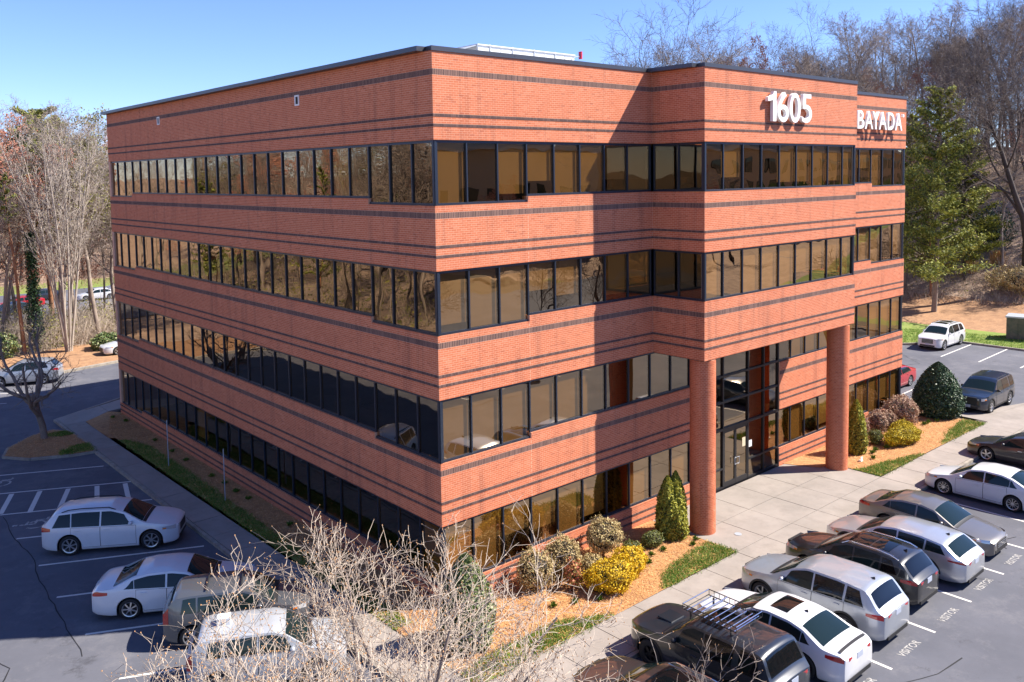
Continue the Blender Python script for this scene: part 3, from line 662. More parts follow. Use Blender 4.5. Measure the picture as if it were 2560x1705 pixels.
# entrance: three-storey-high glazing grid with a pair of doors
yg = .10; top = B[2]-.035
ent = MB()
for x in (EL+.03, 13.9, 15.16, 17.05, 18.3, ER-.03): ent.box(x-.04, x+.04, .04, .17, 0, top)
for z in (4.96, 3.82): ent.box(EL+.07, ER-.07, .035, .175, z-.045, z+.045)
ent.box(EL+.07, ER-.07, .03, .18, 2.57, 2.68)
for a, b_ in ((EL+.07, 15.12), (17.09, ER-.07)): ent.box(a, b_, .035, .175, .86, .93); ent.box(a, b_, .035, .175, 0, .1)
fr_ = ent.build('entrance_frame', MT['frame2'], bld)
for a, b_ in zip((EL+.03, 13.9, 15.16, 17.05, 18.3), (13.9, 15.16, 17.05, 18.3, ER-.03)):
    rows = [(2.68, 3.775), (3.865, 4.915), (5.005, top)]
    if a != 15.16: rows += [(.1, .86), (.93, 2.57)]
    for z0, z1 in rows: mk('pane', [(a+.04,yg+.01,z0),(b_-.04,yg+.01,z0),(b_-.04,yg+.01,z1),(a+.04,yg+.01,z1)], [(0,1,2,3)], MT['glass'], fr_)
for i, (a, b_) in enumerate(((15.21, 16.075), (16.085, 17.0))):
    d = MB(); d.box(a, a+.07, .05, .1, .01, 2.56).box(b_-.07, b_, .05, .1, .01, 2.56).box(a+.07, b_-.07, .05, .1, 2.44, 2.56).box(a+.07, b_-.07, .05, .1, .01, .26)
    dr = d.build('entrance_door', MT['frame2'], bld)
    mk('pane', [(a+.07,.08,.26),(b_-.07,.08,.26),(b_-.07,.08,2.44),(a+.07,.08,2.44)], [(0,1,2,3)], MT['glass'], dr)
    hx = (b_-.035) if i == 0 else (a+.035); s = -1 if i == 0 else 1
    MB().tube([(hx,.05,1.22),(hx,-.02,1.22),(hx+s*.13,-.03,1.22),(hx+s*.13,-.03,.93),(hx,-.02,.93),(hx,.05,.93)], .013).build('handle', MT['metalgrey'], dr)
MB().box(16.62, 16.86, .068, .074, 1.55, 1.95).build('door_notice', simple('notice_paper', (.62,.53,.36), .8), bld)
MB().box(17.16, 17.4, .088, .094, 1.4, 1.7).build('door_notice', MT['white'], bld)
# overflow scuppers high on the shaded wall
for y_, z_, s in ((23.5, 16.76, .17), (8.66, 16.70, .17)):
    m_ = MB().box(-.03, .0, y_-s, y_+s, z_-.2, z_-.14).box(-.03, .0, y_-s, y_+s, z_+.14, z_+.2).box(-.03, .0, y_-s, y_-s+.07, z_-.14, z_+.14).box(-.03, .0, y_+s-.07, y_+s, z_-.14, z_+.14)
    sc_ = m_.build('scupper', MT['white'], bld); MB().box(-.012, -.002, y_-s+.07, y_+s-.07, z_-.14, z_+.14).build('scupper_opening', MT['interior'], sc_)
MB().box(-.02, .0, 6.05, 6.13, .42, .50).build('wall_light', MT['white'], bld)
MB().box(7.36, 7.46, -.03, .0, .30, .42).build('outlet_cover', MT['white'], bld)

# rooftop air handler
hv = thing('rooftop_air_handler', 'long white rooftop air handling unit behind the brick parapet', 'air conditioner', (8.3, 8, 17.2))
MB().box(0, 6.0, 0, 2.6, .2, 2.22).build('casing', MT['white'], hv)
MB().poly([(-.95,0,1.95),(0,0,2.24),(0,2.6,2.24),(-.95,2.6,1.95)]).poly([(-.95,0,1.92),(-.95,2.6,1.92),(0,2.6,2.2),(0,0,2.2)]).poly([(-.95,0,1.92),(0,0,2.2),(0,0,2.24),(-.95,0,1.95)]).build('weather_hood', MT['metalgrey'], hv)
for k in range(9):
    MB().box(.02+k*.665, .64+k*.665, -.03, -.002, .3, 2.12).build('panel', MT['white'], hv)
for k in (1, 3, 5, 7): MB().box(k*.665+.0, k*.665+.06, -.05, -.031, 1.7, 2.3).build('latch', MT['metalgrey'], hv)
MB().box(-.02, 6.02, -.06, 2.66, 2.22, 2.27).build('lid', MT['white'], hv)
wv = thing('roof_pipe', 'thin curved pipe with a red cap standing above the parapet', 'pipe', (9.25, 3.2, 17.2))
MB().tube([(-.1,0,0),(-.1,0,.85),(.0,0,1.15),(.25,0,1.28),(.5,0,1.3)], .025).build('pipe', MT['metalgrey'], wv); MB().box(.5, .56, -.08, .08, 1.2, 1.5).build('cap', simple('red_cap', (.6,.03,.06), .5), wv)

# ------------------------------------------------------------------ signs
def glyph(ch, x0, x1, z0, z1, y0, y1, bold, name, parent, mat='whitesign'):
    if ch == '1':
        W, H = x1-x0, z1-z0; pts = [(.60,0),(1,0),(1,1),(.72,1),(.60,.90),(.38,.83),(0,.79),(0,.65),(.60,.70)]
        n = len(pts); mb = MB(); mb.v = [(x0+u*W, y0, z0+v_*H) for u, v_ in pts]+[(x0+u*W, y1, z0+v_*H) for u, v_ in pts]
        mb.f = [tuple(range(n)), tuple(reversed(range(n, 2*n)))]+[(i, n+i, n+(i+1) % n, (i+1) % n) for i in range(n)]
        return mb.build(name, MT[mat], parent)
    cu = bpy.data.curves.new('t', 'FONT'); cu.body = ch; cu.size = 1; cu.offset = bold; cu.extrude = .1; cu.resolution_u = 5
    o = bpy.data.objects.new('t', cu); COL.objects.link(o); bpy.context.view_layer.update()
    me = bpy.data.meshes.new_from_object(o.evaluated_get(bpy.context.evaluated_depsgraph_get())); bpy.data.objects.remove(o)
    n = len(me.vertices); co = np.zeros(n*3); me.vertices.foreach_get('co', co); co = co.reshape(-1, 3); mn, mx = co.min(0), co.max(0)
    t = (co-mn)/(mx-mn); out = np.stack([x0+t[:,0]*(x1-x0), y1+(y0-y1)*t[:,2], z0+t[:,1]*(z1-z0)], -1)
    me.vertices.foreach_set('co', out.astype(np.float32).ravel()); me.update(); me.name = name; me.materials.clear(); me.materials.append(MT[mat])
    q = bpy.data.objects.new(name, me); COL.objects.link(q); q.parent = parent; return q
sg = thing('house_number_sign', 'large white raised numerals 1605 near the top of the projecting bay', 'sign')
for ch, a, b_ in (('1',14.24,14.82),('6',14.93,15.73),('0',15.82,16.63),('5',16.74,17.52)):
    g_ = glyph(ch, a, b_, 15.72 if ch in '15' else 15.70, 16.90, Y2-.20, Y2-.06, .006, 'numeral', sg)
sg2 = thing('company_sign', 'white raised letters BAYADA on the far end of the parapet', 'sign')
for ch, a, b_ in (('B',25.96,26.72),('A',26.72,27.66),('Y',27.40,28.42),('A',28.22,29.24),('D',29.38,30.16),('A',30.12,31.06)):
    pass
for ch, a, b_ in (('B',25.98,26.68),('A',26.76,27.62),('Y',27.55,28.33),('A',28.27,29.13),('D',29.26,30.02),('A',30.09,30.93)):
    glyph(ch, a, b_, 15.82, 16.74, -.34, -.22, .010, 'letter', sg2)
md = MB(); md.tube([(31.08,-.34,16.62),(31.08,-.22,16.62)], .085, 16); md.build('trademark_disc', MT['whitesign'], sg2)
md = MB().box(26.0, 31.0, -.22, -.14, 16.22, 16.30); md.build('mounting_rail', MT['frame2'], sg2)

# ------------------------------------------------------------------ vehicles
def paint(name, col, metal=0, rough=.3):
    m, nt, b = new_mat(name)
    b.inputs['Base Color'].default_value = (*col, 1); b.inputs['Metallic'].default_value = metal
    b.inputs['Roughness'].default_value = rough; b.inputs['Coat Weight'].default_value = 1; b.inputs['Coat Roughness'].default_value = .03
    c = mixc(nt, col, tuple(x*.82+.02 for x in col), ramp(nt, [(.5,(0,0,0)), (.8,(.6,.6,.6))], noise(nt, 2.5, 5, .7)))   # road dust
    nt.links.new(c, b.inputs['Base Color']); return m
P_ = dict(white=paint('white_car_paint', (.66,.67,.69)), white2=paint('bright_white_car_paint', (.70,.70,.71)), pearl=paint('pale_silver_car_paint', (.42,.44,.47), .15, .3), silver=paint('silver_car_paint', (.42,.45,.50), .5, .34),
          silver2=paint('light_silver_car_paint', (.60,.62,.65), .7, .32), grey=paint('grey_car_paint', (.085,.09,.10), .2, .32), taupe=paint('taupe_grey_car_paint', (.20,.185,.17), .55, .33),
          black=paint('black_car_paint', (.009,.009,.011)), charcoal=paint('charcoal_car_paint', (.016,.020,.028), .1, .3), brown=paint('dark_brown_car_paint', (.030,.027,.028), .2, .32), red=paint('red_car_paint', (.40,.012,.02)),
          blue=paint('dark_blue_car_paint', (.012,.022,.045), .3, .3))
MT['cglass'] = simple('car_glass', (.010,.020,.020), .02, 0, 0, spec=.42)
MT['cglass_dark'] = simple('privacy_glass', (.004,.005,.006), .02, 0, 0, spec=.55)
MT['plastic'] = simple('black_plastic', (.018,.018,.02), .55)
MT['tyre'] = simple('tyre_rubber', (.012,.012,.013), .75)
MT['alloy'] = simple('alloy_wheel', (.55,.56,.58), .28, .85)
MT['alloy_dark'] = simple('dark_wheel', (.02,.02,.022), .35, .5)
MT['chrome'] = simple('chrome', (.75,.76,.78), .12, 1)
MT['lampw'] = simple('headlight_lens', (.55,.57,.6), .06, .3, 1)
MT['lampr'] = simple('tail_light_lens', (.42,.008,.012), .12, 0, 1)
MT['amber'] = simple('amber_lens', (.75,.22,.02), .2, 0, 1)
MT['plate'] = simple('licence_plate', (.42,.46,.55), .5)
MT['shade'] = simple('silver_sunshade', (.55,.58,.6), .35, .4)

def wheel_mesh(Rw, wdt, style, rimr):
    n = 28; prof = [(rimr, -wdt*.42), (Rw*.94, -wdt/2), (Rw, -wdt*.32), (Rw, wdt*.32), (Rw*.94, wdt/2), (rimr, wdt*.42)]
    v = [(r*math.cos(2*math.pi*k/n), y, r*math.sin(2*math.pi*k/n)) for r, y in prof for k in range(n)]
    f = [(i*n+k, (i+1)*n+k, (i+1)*n+(k+1) % n, i*n+(k+1) % n) for i in range(len(prof)-1) for k in range(n)]
    me = bpy.data.meshes.new('wheel'); me.from_pydata(v, [], f); me.materials.append(MT['tyre']); me.polygons.foreach_set('use_smooth', np.ones(len(f), dtype=bool))
    mb = MB(); mi = []
    # outer face at +y
    yo = wdt*.40
    for r0, y0, r1, y1 in ((rimr, yo+.012, rimr*.9, yo+.004), (rimr*.9, yo+.004, rimr*.84, yo-.05), (rimr*.84, yo-.05, 0.001, yo-.06)):
        b = len(mb.v); mb.v += [(r*math.cos(2*math.pi*k/n), y, r*math.sin(2*math.pi*k/n)) for r, y in ((r0,y0),(r1,y1)) for k in range(n)]
        mb.f += [(b+k, b+n+k, b+n+(k+1) % n, b+(k+1) % n) for k in range(n)]; mi += [1 if r1 < .1 else 0]*n
    ns = {'five':5, 'ten':10, 'twin':6, 'seven':7}[style]; ws = {'five':.055, 'ten':.022, 'twin':.035, 'seven':.035}[style]*Rw/.33
    for k in range(ns):
        a = 2*math.pi*k/ns+.2; c, s = math.cos(a), math.sin(a); b = len(mb.v)
        for rr, hw, yy in ((.05, ws*.5, yo+.004), (rimr*.9, ws*.62, yo-.004)):
            for t in (-1, 1):
                for dy in (0, -.03): mb.v.append((c*rr-s*hw*t, yy+dy, s*rr+c*hw*t))
        mb.f += [(b,b+2,b+6,b+4),(b,b+4,b+5,b+1),(b+2,b+3,b+7,b+6)]; mi += [0]*3
    b = len(mb.v); mb.v += [(.065*math.cos(2*math.pi*k/10), yo+.008, .065*math.sin(2*math.pi*k/10)) for k in range(10)]; mb.f.append(tuple(b+k for k in reversed(range(10)))); mi.append(0)
    return me, mb, mi
def smoothed(xs, ys, x, sig=.05):
    g = np.linspace(-2.2*sig, 2.2*sig, 9); wgt = np.exp(-g**2/2/sig**2); wgt /= wgt.sum()
    return sum(wi*np.interp(np.asarray(x)+gi, xs, ys) for gi, wi in zip(g, wgt))
def build_car(name, label, spec, paintm, loc, deg, group=None, z=LZ, rear=None):
    """x forward in the car's own frame; s runs from the nose (0) to the tail (L)"""
    Lc, W, Rw = spec['L'], spec['W'], spec['R']; fo, wb = spec['fo'], spec['wb']; tx, tz = map(list, zip(*spec['top'])); bx, bz = map(list, zip(*spec['belt']))
    tz[0] = max(tz[0], tz[2]-.11); tz[1] = max(tz[1], tz[2]-.05); tz[-1] = max(tz[-1], tz[-3]-.13); tz[-2] = max(tz[-2], tz[-3]-.05); bz[0] = max(bz[0], tz[0]-.05); bz[-1] = max(bz[-1], tz[-1]-.04)
    cowl, rs, re, bl = spec['glass']; tum = spec.get('tum', .33); gc = spec.get('clear', .20); crown = spec.get('crown', .045)
    car = thing(name, label, spec['cat'], (loc[0], loc[1], z), R(deg), group)
    lowx = [0, .12, .5, Lc-.6, Lc-.15, Lc]; lowz = [gc+.06, gc+.01, gc, gc, gc+.06, gc+.13]
    st = set(np.round(np.arange(0, Lc+.001, .08), 3)); st |= {0, .015, .04, .08, .13, Lc, Lc-.015, Lc-.04, Lc-.08, Lc-.13, cowl, rs, re, bl}
    Ra = Rw+.055; ws = [fo, fo+wb]
    for c in ws:
        for a in np.linspace(0, math.pi, 15): st.add(round(c+Ra*math.cos(a), 3))
        st |= {round(c+Ra+.006, 3), round(c-Ra-.006, 3)}
    st = np.array(sorted(x for x in st if 0 <= x <= Lc))
    Tt = np.linspace(0, Lc, 500); Vt = smoothed(tx, tz, Tt, spec.get('sig', .05)); Vs = np.minimum(smoothed(bx, bz, Tt, .08), Vt-.012)
    def zt(s): return np.interp(s, Tt, Vt)
    def zs(s): return np.interp(s, Tt, Vs)
    def zl(s):
        base = np.interp(s, lowx, lowz)
        for c in ws:
            dd = np.abs(s-c); base = np.where(dd <= Ra+.001, np.maximum(base, Rw+np.sqrt(np.maximum(Ra**2-dd**2, 0))), base)
        return base
    def Wb(s):
        s = np.asarray(s, float); q = spec.get('nosew', .30); p = spec.get('tailw', .17); a = .75; b = .65
        f = 1-q*np.clip(1-s/a, 0, 1)**2.6-p*np.clip(1-(Lc-s)/b, 0, 1)**2.6
        return W/2*f
    def Ys(s, zz):
        s = np.asarray(s, float); zz = np.asarray(zz, float); zb = zs(s); zm = .62*zb; w_ = Wb(s)
        lo = 1-.075*np.clip((zm-zz)/zm, 0, 1)**1.8; hi = 1-.045*np.clip((zz-zm)/(zb-zm+1e-6), 0, 1)**2
        y = w_*np.where(zz < zm, lo, hi); yb = w_*.955
        return np.where(zz > zb, yb-tum*(zz-zb)-.10*np.clip(zz-zb, 0, 1)**2, y)
    def ze(s): return np.maximum(zt(s)-crown-.03*np.clip((zt(s)-zs(s))/.4, 0, 1), zs(s)+.004)
    def Ye(s): return Ys(s, ze(s))
    def Ztop(s, y):
        e = ze(s); t = zt(s); return e+(t-e)*(1-np.clip(np.abs(y)/np.maximum(Ye(s), .05), 0, 1)**2.6)
    ring = []
    for s in st:
        l = float(zl(s)); b_ = float(zs(s)); e = float(ze(s)); r = []
        l = min(l, b_-.02)
        for t in (0, .08, .22, .4, .6, .8, .93, 1): zz = l+(b_-l)*t; r.append((float(Ys(s, zz))*(.965 if t == 0 else 1), zz))
        for t in (.33, .66, 1): zz = b_+(e-b_)*t; r.append((float(Ys(s, zz)), zz))
        ye = float(Ye(s))
        for t in (.96, .88, .72, .5, .25, 0): y = ye*t; r.append((y, float(Ztop(s, y))))
        ring.append(r)
    nr = len(ring[0]); v = []; f = []; mi = []
    for s, r in zip(st, ring):
        x = Lc/2-s
        v += [(x, y, zz) for y, zz in r]+[(x, -y, zz) for y, zz in reversed(r[:-1])]+[(x, 0, r[0][1])]
    m_ = 2*nr
    for i in range(len(st)-1):
        for k in range(m_):
            f.append((i*m_+k, i*m_+(k+1) % m_, (i+1)*m_+(k+1) % m_, (i+1)*m_+k)); mi.append(1 if k >= m_-2 else 0)
    # rounded-off end caps
    for i, sx in ((0, 1), (len(st)-1, -1)):
        ids = list(range(i*m_, i*m_+m_-1)); c = len(v); cz = sum(v[j][2] for j in ids)/len(ids); prev = ids
        for q, dx in ((.90, .022), (.6, .034)):
            nw = []
            for j in ids: x, y, zz = v[j]; nw.append(len(v)); v.append((x+sx*dx, y*q, cz+(zz-cz)*q))
            for a in range(len(ids)-1):
                qd = (prev[a], nw[a], nw[a+1], prev[a+1]); f.append(qd if sx > 0 else tuple(reversed(qd))); mi.append(0)
            qd = (prev[-1], nw[-1], nw[0], prev[0]); f.append(qd if sx > 0 else tuple(reversed(qd))); mi.append(0); prev = nw
        f.append(tuple(prev) if sx < 0 else tuple(reversed(prev))); mi.append(0)
    body = mk('body', v, f, [paintm, MT['plastic']], car, smooth=True, midx=mi)
    try: body.data.set_sharp_from_angle(angle=R(38))
    except Exception: pass
    X = lambda s: Lc/2-s
    def side_patch(nm, fx, sd, mat, par=car, off=.007, nx=10, nz=4):
        vs = []; fs = []
        for i in range(nx+1):
            for j in range(nz+1):
                s, zz = fx(i/nx, j/nz); vs.append((X(s), sd*(float(Ys(s, zz))+off), zz))
        for i in range(nx):
            for j in range(nz):
                a = i*(nz+1)+j; q = (a, a+1, a+nz+2, a+nz+1); fs.append(q if sd > 0 else tuple(reversed(q)))
        return mk(nm, vs, fs, mat, par, smooth=True)
    def top_patch(nm, s0, s1, y0, y1, mat, par=car, off=.008, nx=8, ny=8, trim=0, kind=None):
        vs = []; fs = []
        for i in range(nx+1):
            s = s0+(s1-s0)*i/nx; ye = float(Ye(s))
            for j in range(ny+1):
                fy = y0+(y1-y0)*j/ny; y = ye*fy*(1-trim*(i/nx)); ds = .02
                zz = float(Ztop(s, y)); sl_ = (float(Ztop(s+ds, y))-float(Ztop(s-ds, y)))/(2*ds); nl = math.hypot(1, sl_)
                vs.append((X(s-off*(-sl_)/nl*-1), y, zz+off/nl))
        for i in range(nx):
            for j in range(ny):
                a = i*(ny+1)+j; fs.append((a, a+ny+1, a+ny+2, a+1))
        return mk(nm, vs, fs, mat, par, smooth=True)
    # glass
    if not spec.get('nowind'): top_patch('windshield', cowl+.03, rs-.02, -.93, .93, MT['shade'] if rear == 'shade' else MT['cglass'])
    top_patch('rear_window', re+.02, bl-.02, -.86, .86, MT[spec.get('rglass', 'cglass')])
    top_patch('wiper_cowl', cowl-.10, cowl+.02, -.9, .9, MT['plastic'], off=.006, nx=3)
    for sd in (1, -1):
        for (a, b_, s0, s1) in spec['win']:
            def fx(i, j, a=a, b_=b_, s0=s0, s1=s1):
                s = a+(b_-a)*i; hgt_ = .45; lo = float(zs(s))+.025
                s += (s0*(1-i)+s1*i)*j; hi = float(ze(s))-spec.get('headroom', .055); lo2 = float(zs(s))+.025
                return s, lo2+max(hi-lo2, .003)*j
            side_patch('window', fx, sd, MT['cglass' if a < spec.get('privacy', 9) else 'cglass_dark'], off=.008)
        for (a, b_) in spec['doors']:
            def fd(i, j, a=a, b_=b_, e=0):
                s = a+(b_-a)*i; return s, max(gc+.10, float(zl(s))+.03)+(float(zs(s))-.012-max(gc+.10, float(zl(s))+.03))*j
            def fs_(i, j, a=a, b_=b_):
                s = a-.011+(b_-a+.022)*i; return s, max(gc+.088, float(zl(s))+.018)+(float(zs(s))-.004-max(gc+.088, float(zl(s))+.018))*j
            side_patch('door_seam', fs_, sd, MT['plastic'], off=.002, nx=12, nz=6)
            dr = side_patch('door', fd, sd, paintm, off=.0065, nx=12, nz=6)
            hs = b_-.22; hz = float(zs(hs))-.11; yy = float(Ys(hs, hz))+.02
            MB().box(X(hs)-.09, X(hs)+.09, sd*yy-.018, sd*yy+.018, hz-.015, hz+.015).build('handle', MT['chrome'] if spec.get('chrome') else paintm, dr)
        # lamps
        h0, h1, hz0, hz1 = spec['head']
        side_patch('headlight', lambda i, j: (h0+(h1-h0)*i, hz0+(hz1-hz0)*j+.06*i*(1-j)), sd, MT['lampw'], nx=6, nz=3)
        side_patch('side_marker', lambda i, j: (h1-.13+.12*i, hz0+.05+.05*j), sd, MT['amber'], nx=2, nz=1, off=.010)
        t0, t1, tz0, tz1 = spec['tail']
        side_patch('taillight', lambda i, j: (Lc-t1+(t1-t0)*i, min(tz0+(tz1-tz0)*j+spec.get('tailtaper', .04)*(1-i)*(1-2*j), float(ze(Lc-t1+(t1-t0)*i))-.03+.02*j)), sd, MT['lampr'], nx=6, nz=3)
        # mirror
        ms = cowl+.42; mz = float(zs(ms))+.10; my = float(Ys(ms, mz))+.10
        mm = MB(); n = 10
        for q, rr in ((-.075, .35), (-.05, .8), (0, 1), (.05, .85), (.08, .3)):
            mm.v += [(X(ms)+q*.9, sd*(my+.10*rr*math.cos(2*math.pi*k/n)), mz+.075*rr*math.sin(2*math.pi*k/n)) for k in range(n)]
        mm.f = [(i*n+k, i*n+(k+1) % n, (i+1)*n+(k+1) % n, (i+1)*n+k) for i in range(4) for k in range(n)]+[tuple(range(n)), tuple(range(4*n, 5*n))]
        mm.build('mirror', MT['plastic'] if spec.get('blackmirror') else paintm, car, smooth=True)
        if spec.get('clad'):
            side_patch('sill_trim', lambda i, j: ((fo+Ra+.01)+(wb-2*Ra-.02)*i, gc+.004+.10*j), sd, MT['plastic'], off=.011, nx=10, nz=1)
            for c in ws:
                vs = []; n = 18
                for i in range(n+1):
                    a = math.pi*i/n
                    for rr in (Ra-.004, Ra+.055):
                        s = c+rr*math.cos(a); zz = Rw+rr*math.sin(a); s = min(max(s, .01), Lc-.01); vs.append((X(s), sd*(float(Ys(s, zz))+.012), zz))
                mk('arch_trim', vs, [((2*i, 2*i+1, 2*i+3, 2*i+2) if sd > 0 else (2*i+2, 2*i+3, 2*i+1, 2*i)) for i in range(n)], MT['plastic'], car)
        if spec.get('rails'):
            r0, r1 = spec['rails']; ss = np.linspace(r0, r1, 9); pts = []
            for q, s in enumerate(ss):
                y = float(Ye(s))*.93; up = .055 if 0 < q < 8 else .0; pts.append((X(s), sd*y, float(Ztop(s, y))+up))
            MB().tube(pts, .02, 6).build('roof_rail', MT[spec.get('railmat', 'chrome')], car)
    # nose and tail hardware
    g0, g1, gw = spec['grille']; xn = Lc/2; 
    MB().box(xn-.10, xn+.040, -gw/2, gw/2, g0, g1).build('grille', MT['plastic'], car)
    for k in range(3): MB().box(xn+.03, xn+.052, -gw/2+.03, gw/2-.03, g0+(g1-g0)*(k+.7)/3.6, g0+(g1-g0)*(k+.7)/3.6+.018).build('grille_bar', MT['chrome'], car) if spec.get('chrome') else None
    MB().box(xn-.12, xn+.036, -.55, .55, gc+.08, gc+.20).build('lower_intake', MT['plastic'], car)
    lw = Wb(.02)*1.0
    for sd in (1, -1):
        a, b_ = sorted((sd*(gw/2+.01), sd*max(float(lw)*.86, gw/2+.06))); hc = min((hz0+hz1)/2, float(zt(.02))-.10); MB().box(xn-.12, xn+.026, a, b_, hc-.045, hc+.05).build('headlight', MT['lampw'], car)
        a, b_ = sorted((sd*.42, sd*float(Wb(Lc-.02))*.76)); tc = min((tz0+tz1)/2, float(zt(Lc-.02))-.09); MB().box(-xn-.031, -xn+.12, a, b_, tc-.04, tc+.04).build('taillight', MT['lampr'], car)
    pz = min(spec.get('platez', .82), float(zt(Lc-.02))-.12); MB().box(-xn-.042, -xn+.05, -.155, .155, pz-.08, pz+.08).build('license_plate', MT['plate'], car)
    if spec.get('frontplate'): MB().box(xn+.03, xn+.055, -.155, .155, .42, .57).build('license_plate', MT['plate'], car)
    MB().box(-xn-.036, -xn+.1, -.62, .62, gc+.06, gc+.17).build('rear_valance', MT['plastic'], car)
    if spec.get('roofglass'):
        for a, b_ in spec['roofglass']: top_patch('sunroof', a, b_, -.66, .66, MT['cglass_dark'], off=.009)
    if spec.get('fin'):
        s = re-.25; zz = float(zt(s)); mb = MB(); mb.v = [(X(s)+.10,0,zz-.01),(X(s)-.08,.022,zz-.01),(X(s)-.08,-.022,zz-.01),(X(s)-.07,0,zz+.075)]; mb.f = [(0,1,3),(0,3,2),(1,2,3)]; mb.build('antenna', MT['plastic'], car)
    if spec.get('spoiler'):
        s = bl+.02; top_patch('spoiler', Lc-.24, Lc-.16, -.85, .85, MT['plastic'], off=.035, nx=2)
    sig = (spec['cat'], Rw, spec['rim']); 
    me, rb, rmi = wheel_mesh(Rw, .235, spec['rim'], spec.get('rimr', .72)*Rw)
    rme = bpy.data.meshes.new('rim'); rme.from_pydata(rb.v, [], rb.f); rme.materials.append(MT['alloy_dark' if spec.get('darkrim') else 'alloy']); rme.materials.append(MT['alloy_dark']); rme.polygons.foreach_set('material_index', np.array(rmi, dtype=np.int32))
    for sd in (1, -1):
        for c in ws:
            o = bpy.data.objects.new('wheel', me); COL.objects.link(o); o.parent = car; o.location = (X(c), sd*(W/2-.135), Rw); o.rotation_euler = (0, random.uniform(0, 6), 0 if sd > 0 else math.pi)
            q = bpy.data.objects.new('rim', rme); COL.objects.link(q); q.parent = o
    return car, dict(zt=zt, Ye=Ye, Ztop=Ztop, X=X, Ys=Ys, L=Lc)
SED = dict(cat='car', L=4.88, W=1.84, R=.335, fo=.95, wb=2.80, top=[(0,.52),(.03,.66),(.2,.76),(.7,.86),(1.25,.95),(2.02,1.37),(2.5,1.45),(3.2,1.44),(3.65,1.36),(4.25,1.08),(4.72,1.05),(4.85,.95),(4.88,.7)],
    belt=[(0,.5),(.2,.68),(1.2,.85),(2,.89),(3.9,.97),(4.6,.98),(4.88,.75)], glass=(1.27,2.05,3.55,4.28), win=[(1.62,2.62,.30,0),(2.68,3.60,0,.02),(3.62,3.92,.02,-.22)], doors=[(1.50,2.62),(2.64,3.55)],
    head=(.10,.62,.62,.74), tail=(.02,.50,.82,.98), grille=(.38,.62,.8), rim='five', platez=.86, fin=True, clear=.17)
def V(base, **k): d = dict(base); d.update(k); return d
SUV = dict(cat='suv', L=4.87, W=1.93, R=.37, fo=.93, wb=2.79, top=[(0,.6),(.03,.85),(.2,.98),(.7,1.07),(1.22,1.14),(1.95,1.58),(2.4,1.71),(3.4,1.73),(4.2,1.68),(4.36,1.63),(4.68,1.20),(4.80,1.06),(4.87,.8)],
    belt=[(0,.6),(.2,.88),(1.2,1.03),(2.4,1.06),(4.2,1.14),(4.6,1.13),(4.87,.85)], glass=(1.24,2.0,4.36,4.69), win=[(1.62,2.62,.26,0),(2.68,3.62,0,.02),(3.70,4.28,.02,-.18)], doors=[(1.5,2.64),(2.66,3.68)],
    head=(.08,.58,.78,.92), tail=(.02,.50,.92,1.08), grille=(.55,.88,.85), rim='twin', platez=.98, fin=True, clear=.24, privacy=2.65, rglass='cglass_dark', clad=True, tum=.30)
JOU = V(SUV, L=4.89, W=1.84, wb=2.89, R=.375, fo=.92, top=[(0,.6),(.03,.80),(.2,.93),(.7,1.03),(1.15,1.10),(1.85,1.52),(2.35,1.66),(3.4,1.68),(4.25,1.63),(4.42,1.57),(4.72,1.2),(4.83,1.0),(4.89,.75)],
    belt=[(0,.55),(.2,.82),(1.2,1.0),(2.4,1.02),(4.2,1.06),(4.6,1.05),(4.89,.8)], glass=(1.2,1.95,4.42,4.74), clad=False, rim='seven', privacy=9, rglass='cglass', rails=(2.2,4.1), railmat='plastic', head=(.06,.50,.70,.84), tail=(.0,.34,.92,1.10), grille=(.5,.78,.8), fin=False,
    win=[(1.58,2.68,.30,0),(2.74,3.72,0,.02),(3.76,4.40,.02,-.22)], doors=[(1.45,2.70),(2.72,3.74)], clear=.2)
BOX = dict(cat='car', L=4.18, W=1.80, R=.335, fo=.82, wb=2.57, top=[(0,.55),(.03,.80),(.18,.93),(.6,1.0),(.98,1.06),(1.55,1.47),(1.95,1.60),(3.4,1.61),(3.80,1.58),(3.92,1.50),(4.08,1.24),(4.14,1.06),(4.18,.95)],
    belt=[(0,.55),(.2,.82),(1.0,.97),(2,1.0),(3.6,1.06),(4.0,1.06),(4.18,.8)], glass=(1.0,1.62,3.88,4.07), win=[(1.35,2.30,.26,0),(2.36,3.18,0,.0),(3.24,3.66,0,-.06)], doors=[(1.22,2.32),(2.34,3.16)],
    head=(.06,.46,.74,.88), tail=(.0,.16,.78,1.24), tailtaper=0, grille=(.62,.74,.7), rim='seven', platez=.72, clear=.18, tum=.22, rails=None)
RUN = V(SUV, L=4.83, W=1.93, R=.40, fo=.9, wb=2.79, top=[(0,.72),(.03,.98),(.2,1.08),(.7,1.13),(1.36,1.17),(1.98,1.62),(2.25,1.76),(4.2,1.79),(4.42,1.74),(4.66,1.22),(4.76,1.05),(4.83,.8)],
    belt=[(0,.7),(.2,.98),(1.2,1.07),(2.4,1.09),(4.2,1.13),(4.6,1.13),(4.83,.85)], glass=(1.38,2.0,4.40,4.67), clear=.30, rim='five', darkrim=True, tum=.24, roofglass=[(2.3,2.95)], fin=False, head=(.04,.34,.82,.98), tail=(.0,.22,.86,1.14), rimr=.55,
    win=[(1.72,2.62,.26,0),(2.68,3.55,0,.05),(3.75,4.38,.02,-.12)], doors=[(1.55,2.64),(2.66,3.62)], blackmirror=True)
